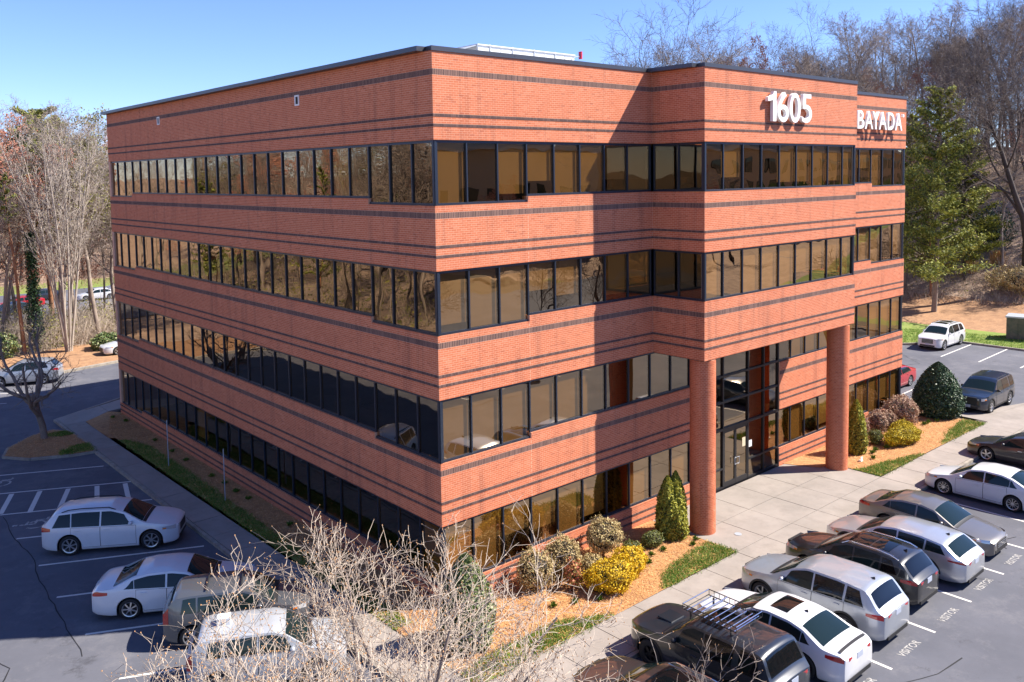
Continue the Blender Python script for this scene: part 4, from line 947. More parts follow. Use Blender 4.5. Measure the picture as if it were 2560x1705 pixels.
WAG = V(SED, cat='car', L=5.0, W=1.86, R=.35, wb=2.83, fo=.95, top=[(0,.55),(.03,.68),(.2,.79),(.7,.90),(1.3,.98),(2.05,1.38),(2.55,1.47),(3.5,1.47),(4.2,1.40),(4.32,1.36),(4.76,1.04),(4.92,.96),(5.0,.7)],
    belt=[(0,.52),(.2,.72),(1.2,.88),(2,.92),(3.9,1.0),(4.6,1.0),(5.0,.78)], glass=(1.32,2.08,4.32,4.78), win=[(1.62,2.68,.30,0),(2.74,3.62,0,.02),(3.68,4.36,.02,-.20)], clad=True, rim='five', tail=(.02,.55,.84,.95), platez=.84, doors=[(1.5,2.70),(2.72,3.62)])

build_car('parked_suv', 'white crossover with roof rails parked nose to the left walk', V(JOU, L=4.8), P_['white'], (-5.95, 12.95), -33)
build_car('parked_car', 'white saloon beside the white crossover, in the building shade', V(SED, L=4.9, wb=2.81, rim='seven', fin=False, spoiler=False), P_['white'], (-5.92, 6.62), -31)
kc, K = build_car('parked_car', 'boxy grey hatchback with black crossbars on its roof', BOX, P_['grey'], (-5.15, 3.65), -28)
for s in (1.95, 2.95):
    pts = [(K['X'](s), y, float(K['Ztop'](s, y))+.07) for y in np.linspace(-.62, .62, 7)]; MB().tube(pts, .028, 6).build('crossbar', MT['plastic'], kc)
kc2, K2 = build_car('parked_car', 'boxy pale silver hatchback partly hidden by the bare branches', V(BOX, frontplate=True), P_['pearl'], (-5.55, .75), -28)
MB().box(-1.35, -1.0, -.15, .18, 1.60, 1.80).build('roof_sign', MT['white'], kc2)
NY = -5.65
def rowcar(name, label, spec, pm, x, ny=NY, **k): return build_car(name, label, spec, pm, (x, ny-spec['L']/2), 90, **k)
rowcar('parked_suv', 'charcoal estate car at the bottom edge with silver roof rails and glass roof', V(SUV, rails=(2.1,4.2), roofglass=[(2.3,3.2),(3.3,4.1)], rim='five'), P_['brown'], .2, -6.2)
rc, RK = rowcar('parked_suv', 'black off-road suv carrying a silver roof basket', RUN, P_['charcoal'], 3.36, -5.5)
rk = MB(); zb = 1.93
rb = MB().tube([(.62,-.58,zb),(-1.10,-.58,zb),(-1.10,.58,zb),(.62,.58,zb),(.62,-.58,zb)], .016, 6, cap=False).build('roof_basket', MT['plastic'], rc)
for k in range(9): MB().tube([(.5-k*.19,-.58,zb),(.5-k*.19,.58,zb)], .014, 6).build('bar', MT['chrome'], rb)
for sd in (1, -1):
    MB().tube([(.62,sd*.60,zb+.15),(-1.10,sd*.60,zb+.15)], .014, 6).build('rail', MT['plastic'], rb)
    for k in range(11): MB().box(.61-k*.172-.006, .61-k*.172+.006, sd*.60-.006, sd*.60+.006, zb, zb+.15).build('upright', MT['plastic'], rb)
for k, x in enumerate((.62, .0, -1.10)): MB().tube([(x,-.60,zb+.15),(x,.60,zb+.15)], .016, 6).build('cross_rail', MT['chrome'], rb)
for x in (.4,-.9):
    for sd in (1,-1): MB().box(x-.02, x+.02, sd*.52-.02, sd*.52+.02, 1.70, zb).build('foot', MT['plastic'], rb)
MB().box(1.25, 1.75, -.28, .28, 1.145, 1.19).build('hood_scoop', P_['charcoal'], rc)
rowcar('parked_car', 'white saloon with black wheels, dark sunroof and lip spoiler', V(SED, roofglass=[(2.45,3.0)], spoiler=True, rim='ten', darkrim=True, R=.345, rimr=.72), P_['white2'], 5.98, -5.85)
rowcar('parked_suv', 'silver suv between the white saloon and the black crossover', V(SUV), P_['silver'], 8.72, -5.65)
rowcar('parked_suv', 'black crossover with chrome roof rails and red tail lights', V(SUV, L=4.66, wb=2.73, W=1.84, R=.355, clad=False, rails=(2.1,4.0), chrome=True, top=[(0,.6),(.03,.80),(.2,.93),(.7,1.02),(1.2,1.08),(1.9,1.5),(2.3,1.64),(3.3,1.66),(4.0,1.60),(4.15,1.55),(4.5,1.14),(4.6,1.0),(4.66,.75)], glass=(1.22,1.98,4.15,4.5), win=[(1.58,2.52,.28,0),(2.58,3.42,0,.02),(3.5,4.02,.02,-.2)], doors=[(1.45,2.54),(2.56,3.44)], belt=[(0,.58),(.2,.82),(1.2,.98),(2.4,1.01),(4.0,1.10),(4.4,1.08),(4.66,.8)], roofglass=[(2.25,2.95),(3.02,3.6)]), P_['black'], 11.46, -5.6)
rowcar('parked_car', 'long silver estate car between the black crossover and grey saloon', WAG, P_['silver2'], 14.2, -5.65)
build_car('parked_car', 'bronze-grey saloon backed in with its nose towards the aisle', V(SED, W=1.86, L=4.9, fin=False, chrome=True), P_['taupe'], (17.0, -8.0), -90)
rowcar('parked_car', 'white saloon with silver ten-spoke wheels and an empty bay beside it', V(SED, L=4.64, W=1.80, wb=2.70, R=.325, rim='ten', fo=.88, fin=False, top=[(0,.52),(.03,.66),(.2,.76),(.7,.86),(1.15,.95),(1.9,1.37),(2.4,1.45),(3.1,1.44),(3.5,1.36),(4.1,1.08),(4.5,1.04),(4.6,.95),(4.64,.7)], glass=(1.17,1.93,3.4,4.12), win=[(1.5,2.45,.30,0),(2.5,3.42,0,.02),(3.44,3.74,.02,-.22)], doors=[(1.38,2.45),(2.47,3.35)]), P_['white'], 22.5, -5.7)
rowcar('parked_car', 'dark brown-grey saloon at the far end of the front row', V(SED, rim='five', chrome=True), P_['brown'], 28.3, -5.25)
build_car('parked_suv', 'dark blue off-road suv facing the street beyond the big holly', V(RUN, roofglass=None, rails=(2.2,4.0), railmat='plastic', grille=(.62,1.0,.95), darkrim=False, rim='twin', rimr=.62, frontplate=True), P_['blue'], L(37.0, -2.62), 180)
build_car('parked_car', 'red saloon showing past the corner of the building', V(SED, rim='five', fin=False), P_['red'], L(37.35, 3.25), 180)
build_car('parked_suv', 'white suv with a twin glass roof parked by the rear lawn', V(SUV, L=5.08, W=1.92, wb=3.07, R=.39, fo=.88, roofglass=[(2.3,2.9),(3.1,3.7)], clad=False, rails=(2.2,4.3), frontplate=True, chrome=True, privacy=2.6, top=[(0,.65),(.03,.9),(.2,1.02),(.7,1.1),(1.25,1.17),(1.9,1.6),(2.3,1.80),(3.6,1.82),(4.4,1.76),(4.55,1.70),(4.86,1.25),(4.98,1.1),(5.08,.8)], glass=(1.27,1.95,4.55,4.88), belt=[(0,.62),(.2,.92),(1.2,1.07),(2.4,1.1),(4.3,1.16),(4.8,1.14),(5.08,.85)], win=[(1.6,2.65,.26,0),(2.7,3.7,0,.02),(3.8,4.5,.02,-.16)]), P_['white2'], L(52.9, 6.3), 180)
build_car('parked_suv', 'silver crossover parked along the far kerb, tail lights to the right', V(SUV, L=4.6, wb=2.66, clad=False, W=1.84, rim='five', top=[(0,.6),(.03,.80),(.2,.93),(.7,1.02),(1.2,1.08),(1.9,1.5),(2.3,1.66),(3.3,1.68),(3.95,1.62),(4.1,1.55),(4.42,1.18),(4.54,1.0),(4.6,.75)], glass=(1.22,1.98,4.1,4.42), win=[(1.58,2.52,.28,0),(2.58,3.42,0,.02),(3.5,3.98,.02,-.2)], doors=[(1.45,2.54),(2.56,3.44)], belt=[(0,.58),(.2,.82),(1.2,.98),(2.4,1.03),(4.0,1.12),(4.35,1.1),(4.6,.8)]), P_['silver'], L(-2.35, 44.75), 155)
build_car('parked_car', 'white car half hidden behind the far building corner', V(SED, rim='five'), P_['white'], (6.9, 51.2), 180, z=-.08)
for (nm, lab, sp, pm, x, y, a) in [('parked_car', 'distant red car in the lot behind the left woods', SED, 'red', 7.5, 93.5, 182), ('parked_car', 'distant blue-grey car just in front of the distant red one', SED, 'blue', 5.5, 88.5, 200),
        ('parked_car', 'distant white saloon seen between the pale trunks', SED, 'white', 16.3, 94.5, 175), ('parked_suv', 'distant pale suv nearest the building edge in the back lot', SUV, 'silver2', 20.5, 98.5, 190), ('parked_car', 'distant dark saloon in the back lot with others', SED, 'charcoal', 11, 99, 185)]:
    build_car(nm, lab, V(sp, rim='five'), P_[pm], (x, y), a, z=-1.12)
build_car('parked_suv', 'white suv across the aisle mirrored in the front windows', V(SUV, rim='five'), P_['white2'], (14.5, -22.8), 90)
build_car('parked_car', 'silver car across the aisle mirrored in the front windows', V(SED, rim='five'), P_['silver'], (22.8, -22.7), 90)

# ------------------------------------------------------------------ plants
def seg_mesh(S, n=3):
    """S: rows p0(3) p1(3) r0 r1 -> vertices, quads of open tapered tubes"""
    S = np.asarray(S, float); p0, p1, r0, r1 = S[:,0:3], S[:,3:6], S[:,6], S[:,7]; d = p1-p0; d /= np.linalg.norm(d, axis=1)[:,None]+1e-9
    ref = np.where(np.abs(d[:,2:3]) < .9, np.array([[0,0,1.]]), np.array([[1.,0,0]])); a = np.cross(d, ref); a /= np.linalg.norm(a, axis=1)[:,None]; b = np.cross(d, a)
    N = len(S); v = np.zeros((N, 2*n, 3))
    for k in range(n):
        t = 2*math.pi*k/n; o = a*math.cos(t)+b*math.sin(t); v[:,k] = p0+o*r0[:,None]; v[:,n+k] = p1+o*r1[:,None]
    f = np.array([(k, (k+1) % n, n+(k+1) % n, n+k) for k in range(n)]); F = (f[None]+(np.arange(N)*2*n)[:,None,None]).reshape(-1, 4)
    return v.reshape(-1, 3), F
def grow(rs, spec, H, r0):
    segs = [[], [], [], [], []]; tips = []
    def br(p, d, Ln, r, lv):
        ns = spec['ns'][lv]; pts = [p]; dirs = [d]; tp = spec['taper'][lv]
        for i in range(ns):
            d = d+rs.normal(0, spec['jit'][lv], 3); d[2] += spec['up'][lv]; d /= np.linalg.norm(d)
            q = p+d*(Ln/ns); ra = r*(1-(1-tp)*i/ns); rb = r*(1-(1-tp)*(i+1)/ns)
            segs[lv].append((*p, *q, ra, rb)); p = q; pts.append(p); dirs.append(d)
        if lv+1 < len(spec['nc']) and spec['nc'][lv+1] > 0:
            nc = spec['nc'][lv+1]; nc = int(nc*(.75+.5*rs.random())); st = spec['start'][lv+1]; az = rs.random()*6.28
            for c in range(nc):
                t = st+(1-st)*(c+rs.random()*.8)/nc; t = min(t, .999); i = int(t*ns); fr = t*ns-i
                pp = pts[i]*(1-fr)+pts[i+1]*fr; dd = dirs[i+1]; az += 2.4+rs.normal(0, .4); an = spec['ang'][lv+1]*(1+rs.normal(0, .18))
                a = np.cross(dd, [0.,0.,1.] if abs(dd[2]) < .95 else [1.,0.,0.]); a /= np.linalg.norm(a); b = np.cross(dd, a); o = a*math.cos(az)+b*math.sin(az)
                nd = dd*math.cos(an)+o*math.sin(an); ll = Ln*spec['lr'][lv+1]*(1.15-spec.get('cone', .5)*t)*(.75+.5*rs.random())
                rr = r*(1-(1-tp)*t)*spec['rr'][lv+1]; br(pp, nd, ll, max(rr, spec['rmin']), lv+1)
        else: tips.append((pts[-1], dirs[-1]))
    for k in range(spec.get('stems', 1)):
        n_ = spec.get('stems', 1); a = 6.28*k/n_+rs.random(); tl = 0 if n_ == 1 else spec['spread']*(.5+.7*rs.random())
        br(np.array([math.cos(a)*.15*(n_ > 1), math.sin(a)*.15*(n_ > 1), -.25]), np.array([math.cos(a)*tl, math.sin(a)*tl, 1.])/math.hypot(tl, 1), H*spec['trunk'], r0, 0)
    return segs, tips
def make_tree(name, label, cat, seed, H, r0, spec, mt, mc, group=None, buds=None, bsize=.02, leaves=None, nleaf=0, lsize=.1, ntr=2):
    rs = np.random.default_rng(seed); segs, tips = grow(rs, spec, H, r0)
    root = thing(name, label, cat, (0,0,0), 0, group)
    t = [s for l in segs[:ntr] for s in l]; v, f = seg_mesh(t, 6); mk('trunk', v, f, MT[mt], root, smooth=True)
    c = [s for l in segs[ntr:] for s in l]
    if c: v, f = seg_mesh(c, 3); mk('crown', v, f, MT[mc], root, kind='stuff')
    T = np.array([p for p, d in tips]); 
    if buds and len(T):
        P = np.repeat(T, 1, 0); n = len(P); s = bsize*rs.uniform(.6, 1.3, n); o = np.array([(1,0,0),(-.5,.87,0),(-.5,-.87,0),(0,0,1.6),(0,0,-1)])
        v = (P[:,None]+o[None]*s[:,None,None]).reshape(-1,3); ff = np.array([(0,1,3),(1,2,3),(2,0,3),(1,0,4),(2,1,4),(0,2,4)]); F = (ff[None]+(np.arange(n)*5)[:,None,None]).reshape(-1,3)
        mk('buds', v, F, MT[buds], root, kind='stuff')
    if leaves:
        idx = rs.integers(0, len(T), nleaf); P = T[idx]+rs.normal(0, lsize*2.2, (nleaf, 3)); v, F = quads(P, None, lsize*rs.uniform(.5, 1.3, nleaf), rs); mk('foliage', v, F, MT[leaves], root, kind='stuff')
    return root
def quads(P, Nn, s, rs, flat=.5, asp=.6):
    n = len(P); d = rs.normal(0, 1, (n,3))
    if Nn is not None: d = d*flat+Nn
    d /= np.linalg.norm(d, axis=1)[:,None]; r = rs.normal(0, 1, (n,3)); a = np.cross(d, r); a /= np.linalg.norm(a, axis=1)[:,None]; b = np.cross(d, a)
    s = np.asarray(s)[:,None]; v = np.stack([P-a*s, P-b*s*asp, P+a*s, P+b*s*asp], 1); return v.reshape(-1,3), np.arange(n*4).reshape(-1,4)

SP_BG = dict(ns=[8,6,4,3,2], nc=[0,13,9,7,5], jit=[.06,.14,.16,.18,.2], up=[.02,.06,.05,.03,.0], taper=[.25,.3,.35,.4,.5], start=[0,.38,.25,.2,.2], ang=[0,.75,.7,.7,.7], lr=[0,.42,.45,.5,.5], rr=[0,.42,.5,.5,.6], rmin=.013, trunk=.92, cone=.55)
SP_TALL = dict(SP_BG, nc=[0,17,8,6,5], start=[0,.45,.2,.2,.2], ang=[0,.55,.6,.7,.7], lr=[0,.30,.48,.5,.5])
SP_WIDE = dict(SP_BG, nc=[0,10,10,8,5], trunk=.75, start=[0,.35,.25,.2,.2], ang=[0,.85,.7,.7,.7], lr=[0,.62,.45,.5,.5], cone=.35, jit=[.08,.2,.2,.2,.2])
bg = []
defs = [('bare grey hardwood', SP_BG, 20, .26, 'barkwood', 'barkwood'), ('tall thin bare tree', SP_TALL, 22, .24, 'barkwood', 'barkwood'), ('broad spreading bare oak', SP_WIDE, 20, .34, 'barkdark', 'twigdark'),
        ('reddish budding bare tree', SP_BG, 17, .2, 'barkwood', 'barkred'), ('slender brownish bare tree', SP_TALL, 17, .17, 'barkwood', 'barkwood'), ('dark-trunked bare tree', SP_WIDE, 17, .28, 'barkdark', 'twigdark'),
        ('pale-stemmed bare tree', SP_TALL, 19, .2, 'barkpale', 'barktan')]
for i, (lab, sp, H, r, a, b_) in enumerate(defs):
    bg.append(make_tree('bare_tree', lab, 'tree', 100+i, H, r, sp, a, b_, 'bare trees in the woods', buds='redbud' if 'red' in lab else None, bsize=.07))
bg.append(make_tree('bare_tree', 'yellow-green budding tree', 'tree', 118, 17, .2, SP_BG, 'barkwood', 'barkwood', 'trees', leaves='olive', nleaf=6000, lsize=.11)); defs.append(('yellow-green budding tree',))
def pine(seed, H, r0, label, nb=46, dens=34, mat='pine', start=.25, reach=.22, ls=.17, bark='barkpine', group=None):
    rs = np.random.default_rng(seed); root = thing('pine_tree', label, 'tree', (0,0,0), 0, group); tr = []; br_ = []; P = []
    p = np.array([0,0,-.3]); d = np.array([0,0,1.]); pts = [p]
    for i in range(10):
        d = d+rs.normal(0, .025, 3); d /= np.linalg.norm(d); q = p+d*H/10; tr.append((*p, *q, r0*(1-.09*i), r0*(1-.09*(i+1)))); p = q; pts.append(p)
    for k in range(nb):
        t = start+(1-start)*(k+rs.random())/nb; t = min(t, .995); i = int(t*10); fr = t*10-i; pp = pts[i]*(1-fr)+pts[i+1]*fr; az = k*2.4+rs.random()
        Ln = H*reach*(1.15-t)**.7*(.5+.8*rs.random()); dd = np.array([math.cos(az), math.sin(az), .15+.3*t]); q = pp
        for j in range(4):
            dd = dd+np.array([0,0,.07])+rs.normal(0, .09, 3); dd /= np.linalg.norm(dd); q2 = q+dd*Ln/4; br_.append((*q, *q2, .06*(1-j*.2), .06*(.8-j*.2)))
            m = int(dens*(j+.3)*.5); c = q+(q2-q)*rs.random((m,1))+rs.normal(0, Ln*.075, (m,3))*np.array([1,1,.45]); P.append(c); q = q2
    P = np.concatenate(P); v, f = seg_mesh(tr, 8); mk('trunk', v, f, MT[bark], root, smooth=True); v, f = seg_mesh(br_, 4); mk('branches', v, f, MT['barkdark'], root, kind='stuff')
    Nn = np.tile([[0,0,.6]], (len(P),1)); v, F = quads(P, Nn, ls*rs.uniform(.5, 1.4, len(P)), rs, flat=.8, asp=.35); mk('foliage', v, F, MT[mat], root, kind='stuff'); return root
pineA = pine(5, 21, .26, 'tall sparse yellow-green pine behind the right end of the building', nb=90, dens=95, ls=.15, reach=.27, start=.14, bark='bark')
pineB = pine(6, 17, .2, 'green pine standing among the bare woodland trees', nb=54, dens=34, group='pines in the woods')
pineC = pine(8, 27, .34, 'broad bright green pine topping the left woods', nb=80, dens=80, start=.5, reach=.30, ls=.26)
used = set(); BASE = {id(p): d[0] for p, d in zip(bg, defs)}
def place(proto, x, y, rz=None, sc=1., label=None, group=None):
    rz = random.uniform(0, 6.28) if rz is None else rz; z = float(hgt(x, y)); pid = id(proto)
    if id(proto) not in used: used.add(id(proto)); proto.location = (x, y, z-.05); proto.rotation_euler = (0,0,rz); proto.scale = (sc,)*3; 
    else: proto = dup(proto, (x, y, z-.05), rz, scale=sc)
    if label: proto['label'] = label
    elif proto.name.startswith('bare_tree'):
        base = BASE[pid]
        az = math.atan2(x-CX, y-CY)
        dd = math.hypot(x-CX, y-CY); size = 'towering' if sc > 1.15 else 'tall' if sc > 1.0 else 'mid-sized' if sc > .86 else 'low'
        if x < -20: where, grp = 'mirrored in the '+('far' if y > 75 else 'middle' if y > 45 else 'near')+' end of the shaded windows', 'bare trees mirrored in the shaded wall'
        elif y < -20: where, grp = 'mirrored in the '+('left' if x < 20 else 'middle' if x < 60 else 'right')+' part of the front windows', 'bare trees mirrored in the front wall'
        elif y < 76 and x < 20: where, grp = ('left of the pale many-stemmed tree' if x < 2 else 'right of the pale many-stemmed tree')+(', first row' if y < 62 else ', second row'), 'bare trees before the back lot'
        elif az < .7: where, grp = ('front' if y < 127 else 'second' if y < 139 else 'third' if y < 154 else 'last')+' row beyond the back lot, '+('left edge' if x < 8 else 'middle' if x < 26 else 'by the building'), 'bare trees beyond the back lot'
        else:
            z_ = [(.865, 'left of the roof step'), (.90, 'over the roof step'), (.94, 'over the projecting bay corner'), (.98, 'left of the numerals'), (1.02, 'over the numerals'), (1.06, 'right of the numerals'), (1.10, 'over the white letters'),
                  (1.14, 'at the building end'), (1.18, 'behind the tall pine'), (1.22, 'right of the tall pine'), (1.27, 'over the utility cabinet'), (9, 'at the right edge')]
            where = next(t for l, t in z_ if az < l)+', '+('front' if dd < 112 else 'second' if dd < 127 else 'third' if dd < 143 else 'back')+' row'; grp = 'bare trees of the right-hand woods'
        proto['label'] = size+' '+base+' '+where; proto['group'] = grp
    if group: proto['group'] = group
    return proto
CX, CY = CAM[0], CAM[1]
def polar(a, d): return CX+d*math.sin(a), CY+d*math.cos(a)
rr = random.Random(11)
# woods beyond the right-hand corner and above the roofline
for ring_, (d0, d1, n, hs) in enumerate(((100, 112, 12, .82), (112, 126, 20, .9), (128, 142, 44, .98), (144, 162, 56, 1.06))):
    for k in range(n):
        a = .83+(1.40-.83)*(k+rr.random())/n; x, y = polar(a, rr.uniform(d0, d1))
        if x < 64: continue
        if a < 1.13 and ring_ == 0: continue
        place(bg[rr.choice([0,1,2,5,4,5,0,1,2,3])], x, y, rr.uniform(0, 6.28), hs*rr.uniform(.8, 1.12))
for a, d, b_, s in ((.866,124,5,1.32),(.880,128,2,1.5),(.893,124,5,1.58),(.906,130,2,1.58),(.920,126,5,1.5),(.934,124,2,1.36),(.95,128,5,1.25),(.965,130,0,1.2),(1.04,112,2,1.2),(1.03,116,5,1.25),(1.262, 98, 2, 1.22), (1.055, 112, 2, 1.12), (1.025, 118, 5, 1.2), (1.215, 105, 5, 1.05)): x, y = polar(a, d); place(bg[b_], x, y, 2.2*a*10, s)
place(pineA, *polar(1.178, 90), 1.0, 1.0); place(pineA, *polar(1.206, 99), 4.0, .72, 'lower sparse green pine to the right of the tallest one'); place(pineA, *polar(1.206, 99), 4.0, .72, 'lower sparse green pine to the right of the tallest one'); place(pineA, *polar(1.15, 97), 2.6, .86, 'second sparse yellow-green pine just behind the tallest one'); place(pineB, *polar(1.10, 116), 0, 1.08, 'darker pine rising above the end of the roof')
place(pineB, *polar(1.175, 95), 2., .7, 'shorter pine right of the tall sparse pine'); 
# far woods beyond the second car park, left
for ring_, (y0, y1, n, hs) in enumerate(((119, 126, 17, .75), (128, 137, 18, .88), (140, 152, 22, .95), (156, 170, 22, 1.02))):
    for k in range(n):
        x = -8+62*(k+rr.random())/n; y = rr.uniform(y0, y1); place(bg[rr.choice([0,1,3,4,7,0,2,7])], x, y, rr.uniform(0, 6.28), hs*rr.uniform(.85, 1.1))
place(pineC, 6.4, 74, 0, .80); place(pineB, 5, 114, 2, .95, 'smaller green pine left of the broad bright one in the left woods')
# the belt of trees between the drive and the second car park
for x, y, b_, s in ((-2.6,58.5,3,.95),(-1.6,62,3,1.05),(-.4,64,7,1.0),(5.2,61,7,.95),(7.6,65,7,1.1),(2.2,63,3,.9),(-4,70,7,1.1),(-2.2,57.5,4,.85),(-.9,60,1,.8),(6.2,57.6,1,.95),(8.5,60.5,0,.8),(4.3,63,4,.9),(11,58.5,5,.8),(-3.5,63,3,.95),(.8,66,3,.9),(9,66,4,.8),(13,63,0,.8),(-4.5,68,1,.9),(6.5,70,3,.8),(2.8,72,0,.8)):
    place(bg[b_], x, y, x*3, s)
ms = make_tree('multi_stem_tree', 'tall pale tree of many upright stems beside the far kerb', 'tree', 31, 17.5, .105, dict(SP_BG, stems=11, spread=.14, ns=[10,5,4,3,2], nc=[0,12,6,4,3], start=[0,.3,.2,.2,.2], ang=[0,.45,.5,.6,.6], lr=[0,.24,.45,.5,.5], jit=[.03,.08,.12,.14,.2], rr=[0,.4,.5,.6,.6], rmin=.012, trunk=1.0, up=[.012,.08,.05,.03,0]), 'barkpale', 'barkpale')
ms.location = (3.0, 54.9, -.1)
pt = pine(9, 15, .19, 'leaning orange-barked pine trunk left of the pale multi-stem tree', nb=20, dens=10, start=.72, reach=.13); pt.location = (.1, 56.4, -.2); pt.rotation_euler = (0, R(-3), 1)
iv = thing('ivy_tree', 'dark ivy-covered trunk between the orange pine and the pale stems', 'tree', (1.35, 58.2, -.2)); rs = np.random.default_rng(4)
v, f = seg_mesh([(0,0,0,.1,.2,6,.16,.12),(.1,.2,6,.1,.1,12,.12,.05)], 6); mk('trunk', v, f, MT['barkdark'], iv)
t = rs.random(5000)*9.5; a = rs.random(5000)*6.28; q = rs.uniform(.1,.75,5000)*(1-.05*t); v, F = quads(np.stack([q*np.cos(a), q*np.sin(a), t+.3], -1), None, rs.uniform(.06,.13,5000), rs); mk('foliage', v, F, MT['holly'], iv, kind='stuff')
# small spreading tree on the left island
it = make_tree('small_bare_tree', 'small bare spreading tree on the mulched parking island', 'tree', 42, 8.6, .19, dict(SP_WIDE, ns=[3,7,5,4,2], nc=[0,7,7,6,4], start=[0,.5,.25,.2,.2], ang=[0,.72,.6,.7,.7], lr=[0,1.75,.42,.45,.5], trunk=.32, rmin=.010, up=[0,.10,.05,.03,0], rr=[0,.72,.55,.5,.6], taper=[.8,.4,.4,.4,.5]), 'bark', 'bark')
it.location = (-4.63, 29.5, 0)
# shrubs and brush by the far kerb
def bush(name, label, x, y, rx, ry, h, mat, n, ls, seed=1, z=0, inner=.80, lumps=.13, group=None, base=.0, cat='shrub', shape='ball', vis=True):
    rs = np.random.default_rng(abs(seed*1000+int(x*7+y*13))); root = thing(name, label, cat, (x, y, z), rs.uniform(0, 6.28) if rx == ry else 0, group)
    u = rs.normal(0, 1, (n,3)); u /= np.linalg.norm(u, axis=1)[:,None]
    th = np.arctan2(u[:,1], u[:,0]); lump = 1+(rs.random(n) < .05)*rs.random(n)*.22+lumps*(np.sin(3*th+seed)+np.sin(5*th+2*u[:,2]*4+seed*2)*.6+np.sin(9*th-7*u[:,2])*.35)
    rad = (.84+.20*rs.random(n)**.8+(rs.random(n) < .04)*.10)*lump
    if shape == 'cone':
        zz = rs.random(n)**.85; prof = np.sin(np.clip(zz*.97+.03, 0, 1)*math.pi*.5+0*zz); prof = np.where(zz < .22, .78+.22*zz/.22, np.cos((zz-.22)/.78*math.pi/2)**.72)
        q = prof*(.86+.16*rs.random(n))*(1+lumps*(np.sin(4*th+zz*6)*.6+np.sin(9*th-zz*20)*.5)+(rs.random(n) < .05)*rs.random(n)*.2); P = np.stack([np.cos(th)*q*rx, np.sin(th)*q*ry, base+zz*(h-base)], -1); Nn = np.stack([np.cos(th), np.sin(th), .45+0*th], -1)
    else: P = np.stack([u[:,0]*rad*rx, u[:,1]*rad*ry, base+(h-base)*.5+u[:,2]*rad*(h-base)*.5], -1); Nn = u
    Nn = Nn/np.linalg.norm(Nn, axis=1)[:,None]; P[:,2] = np.maximum(P[:,2], .01)
    v, F = quads(P, Nn, ls*rs.uniform(.55, 1.25, n), rs, flat=.75); mk('foliage', v, F, MT[mat], root, kind='stuff')
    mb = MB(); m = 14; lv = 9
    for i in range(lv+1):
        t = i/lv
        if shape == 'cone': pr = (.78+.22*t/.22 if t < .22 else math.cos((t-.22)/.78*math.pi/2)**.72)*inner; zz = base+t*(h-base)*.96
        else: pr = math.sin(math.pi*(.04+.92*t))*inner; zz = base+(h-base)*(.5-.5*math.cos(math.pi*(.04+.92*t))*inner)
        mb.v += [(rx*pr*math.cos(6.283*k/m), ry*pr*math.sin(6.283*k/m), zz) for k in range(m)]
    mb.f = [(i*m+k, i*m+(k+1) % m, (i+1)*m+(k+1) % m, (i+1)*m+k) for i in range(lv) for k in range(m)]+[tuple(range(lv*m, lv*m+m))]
    mb.build('dark_core', MT['inner'], root, smooth=True)  # solid dark body added inside the leaves to block the view through
    if base > .05: MB().tube([(0,0,-.02),(.03,.02,base+.2)], .045, 6).build('stem', MT['bark'], root)
    return root
Zm = .0
bush('shrub', 'rounded tan shrub nearest the building corner, half behind branches', 3.05, -.95, .60, .60, 1.28, 'tanleaf', 5200, .034, 1)
bush('shrub', 'rounded tan shrub under the lowered window, second from the corner', 4.38, -.92, .63, .63, 1.32, 'tanleaf', 5600, .034, 2)
bush('shrub', 'big ball shrub with a dark underside against the base wall', 6.42, -.95, .62, .62, 1.42, 'tanleaf', 5600, .036, 3, base=.25)
bush('shrub', 'small low tan ball shrub behind the yellow flowering bush', 5.1, -1.65, .43, .43, .72, 'tanleaf', 2600, .032, 4)
bush('shrub', 'small green-tan ball shrub above the yellow flowering bush', 7.1, -1.7, .37, .37, .62, 'box', 2200, .030, 5)
bush('boxwood', 'low clipped green boxwood at the foot of the twin evergreens', 8.45, -1.55, .48, .34, .55, 'box', 2800, .030, 6, lumps=.04)
bush('forsythia', 'wide bright yellow flowering bush in front of the tan shrubs', 4.95, -2.75, .98, .62, .98, 'yellow', 9000, .036, 7, lumps=.13)
bush('forsythia', 'bright yellow flowering bush joined to the right of the wider one', 6.15, -2.45, .60, .55, .90, 'yellow', 5200, .036, 8, lumps=.12)
bush('nandina', 'small reddish leafy shrub between the tan balls and yellow bush', 4.02, -1.85, .30, .30, .95, 'nandina', 1000, .05, 9, inner=.35, lumps=.2)
e1 = thing('arborvitae', 'twin-topped yellow-green evergreen beside the near column', 'shrub', (9.62, -1.5, 0))
for (dx, dy, r, h, sd) in ((-.17,.05,.46,2.38,1),(.19,-.05,.44,2.50,2),(.0,-.12,.52,1.75,3)):
    b_ = bush('x', 'x', 9.62+dx, -1.5+dy, r, r, h, 'arb', 6500, .05, 20+sd, shape='cone', lumps=.17)
    for ch in list(b_.children): ch.parent = e1; ch.location = (dx, dy, 0)
    bpy.data.objects.remove(b_)
bush('arborvitae', 'single pointed yellow-green evergreen beside the far column', 23.75, -1.6, .50, .50, 2.65, 'arb', 8500, .055, 10, shape='cone', lumps=.15)
bush('holly_shrub', 'large cone-shaped green holly at the near building corner, behind branches', -.72, -2.1, .84, .84, 2.75, 'holly_light', 15000, .05, 11, shape='cone', lumps=.12)
bush('holly_shrub', 'large dark cone-shaped holly at the far building corner', 33.2, -1.55, 1.32, 1.32, 3.0, 'holly', 22000, .055, 12, shape='cone', lumps=.04)
bush('shrub', 'wide pinkish-tan ball shrub under the far windows', 30.0, -.95, .92, .82, 1.5, 'pinkleaf', 7500, .045, 13)
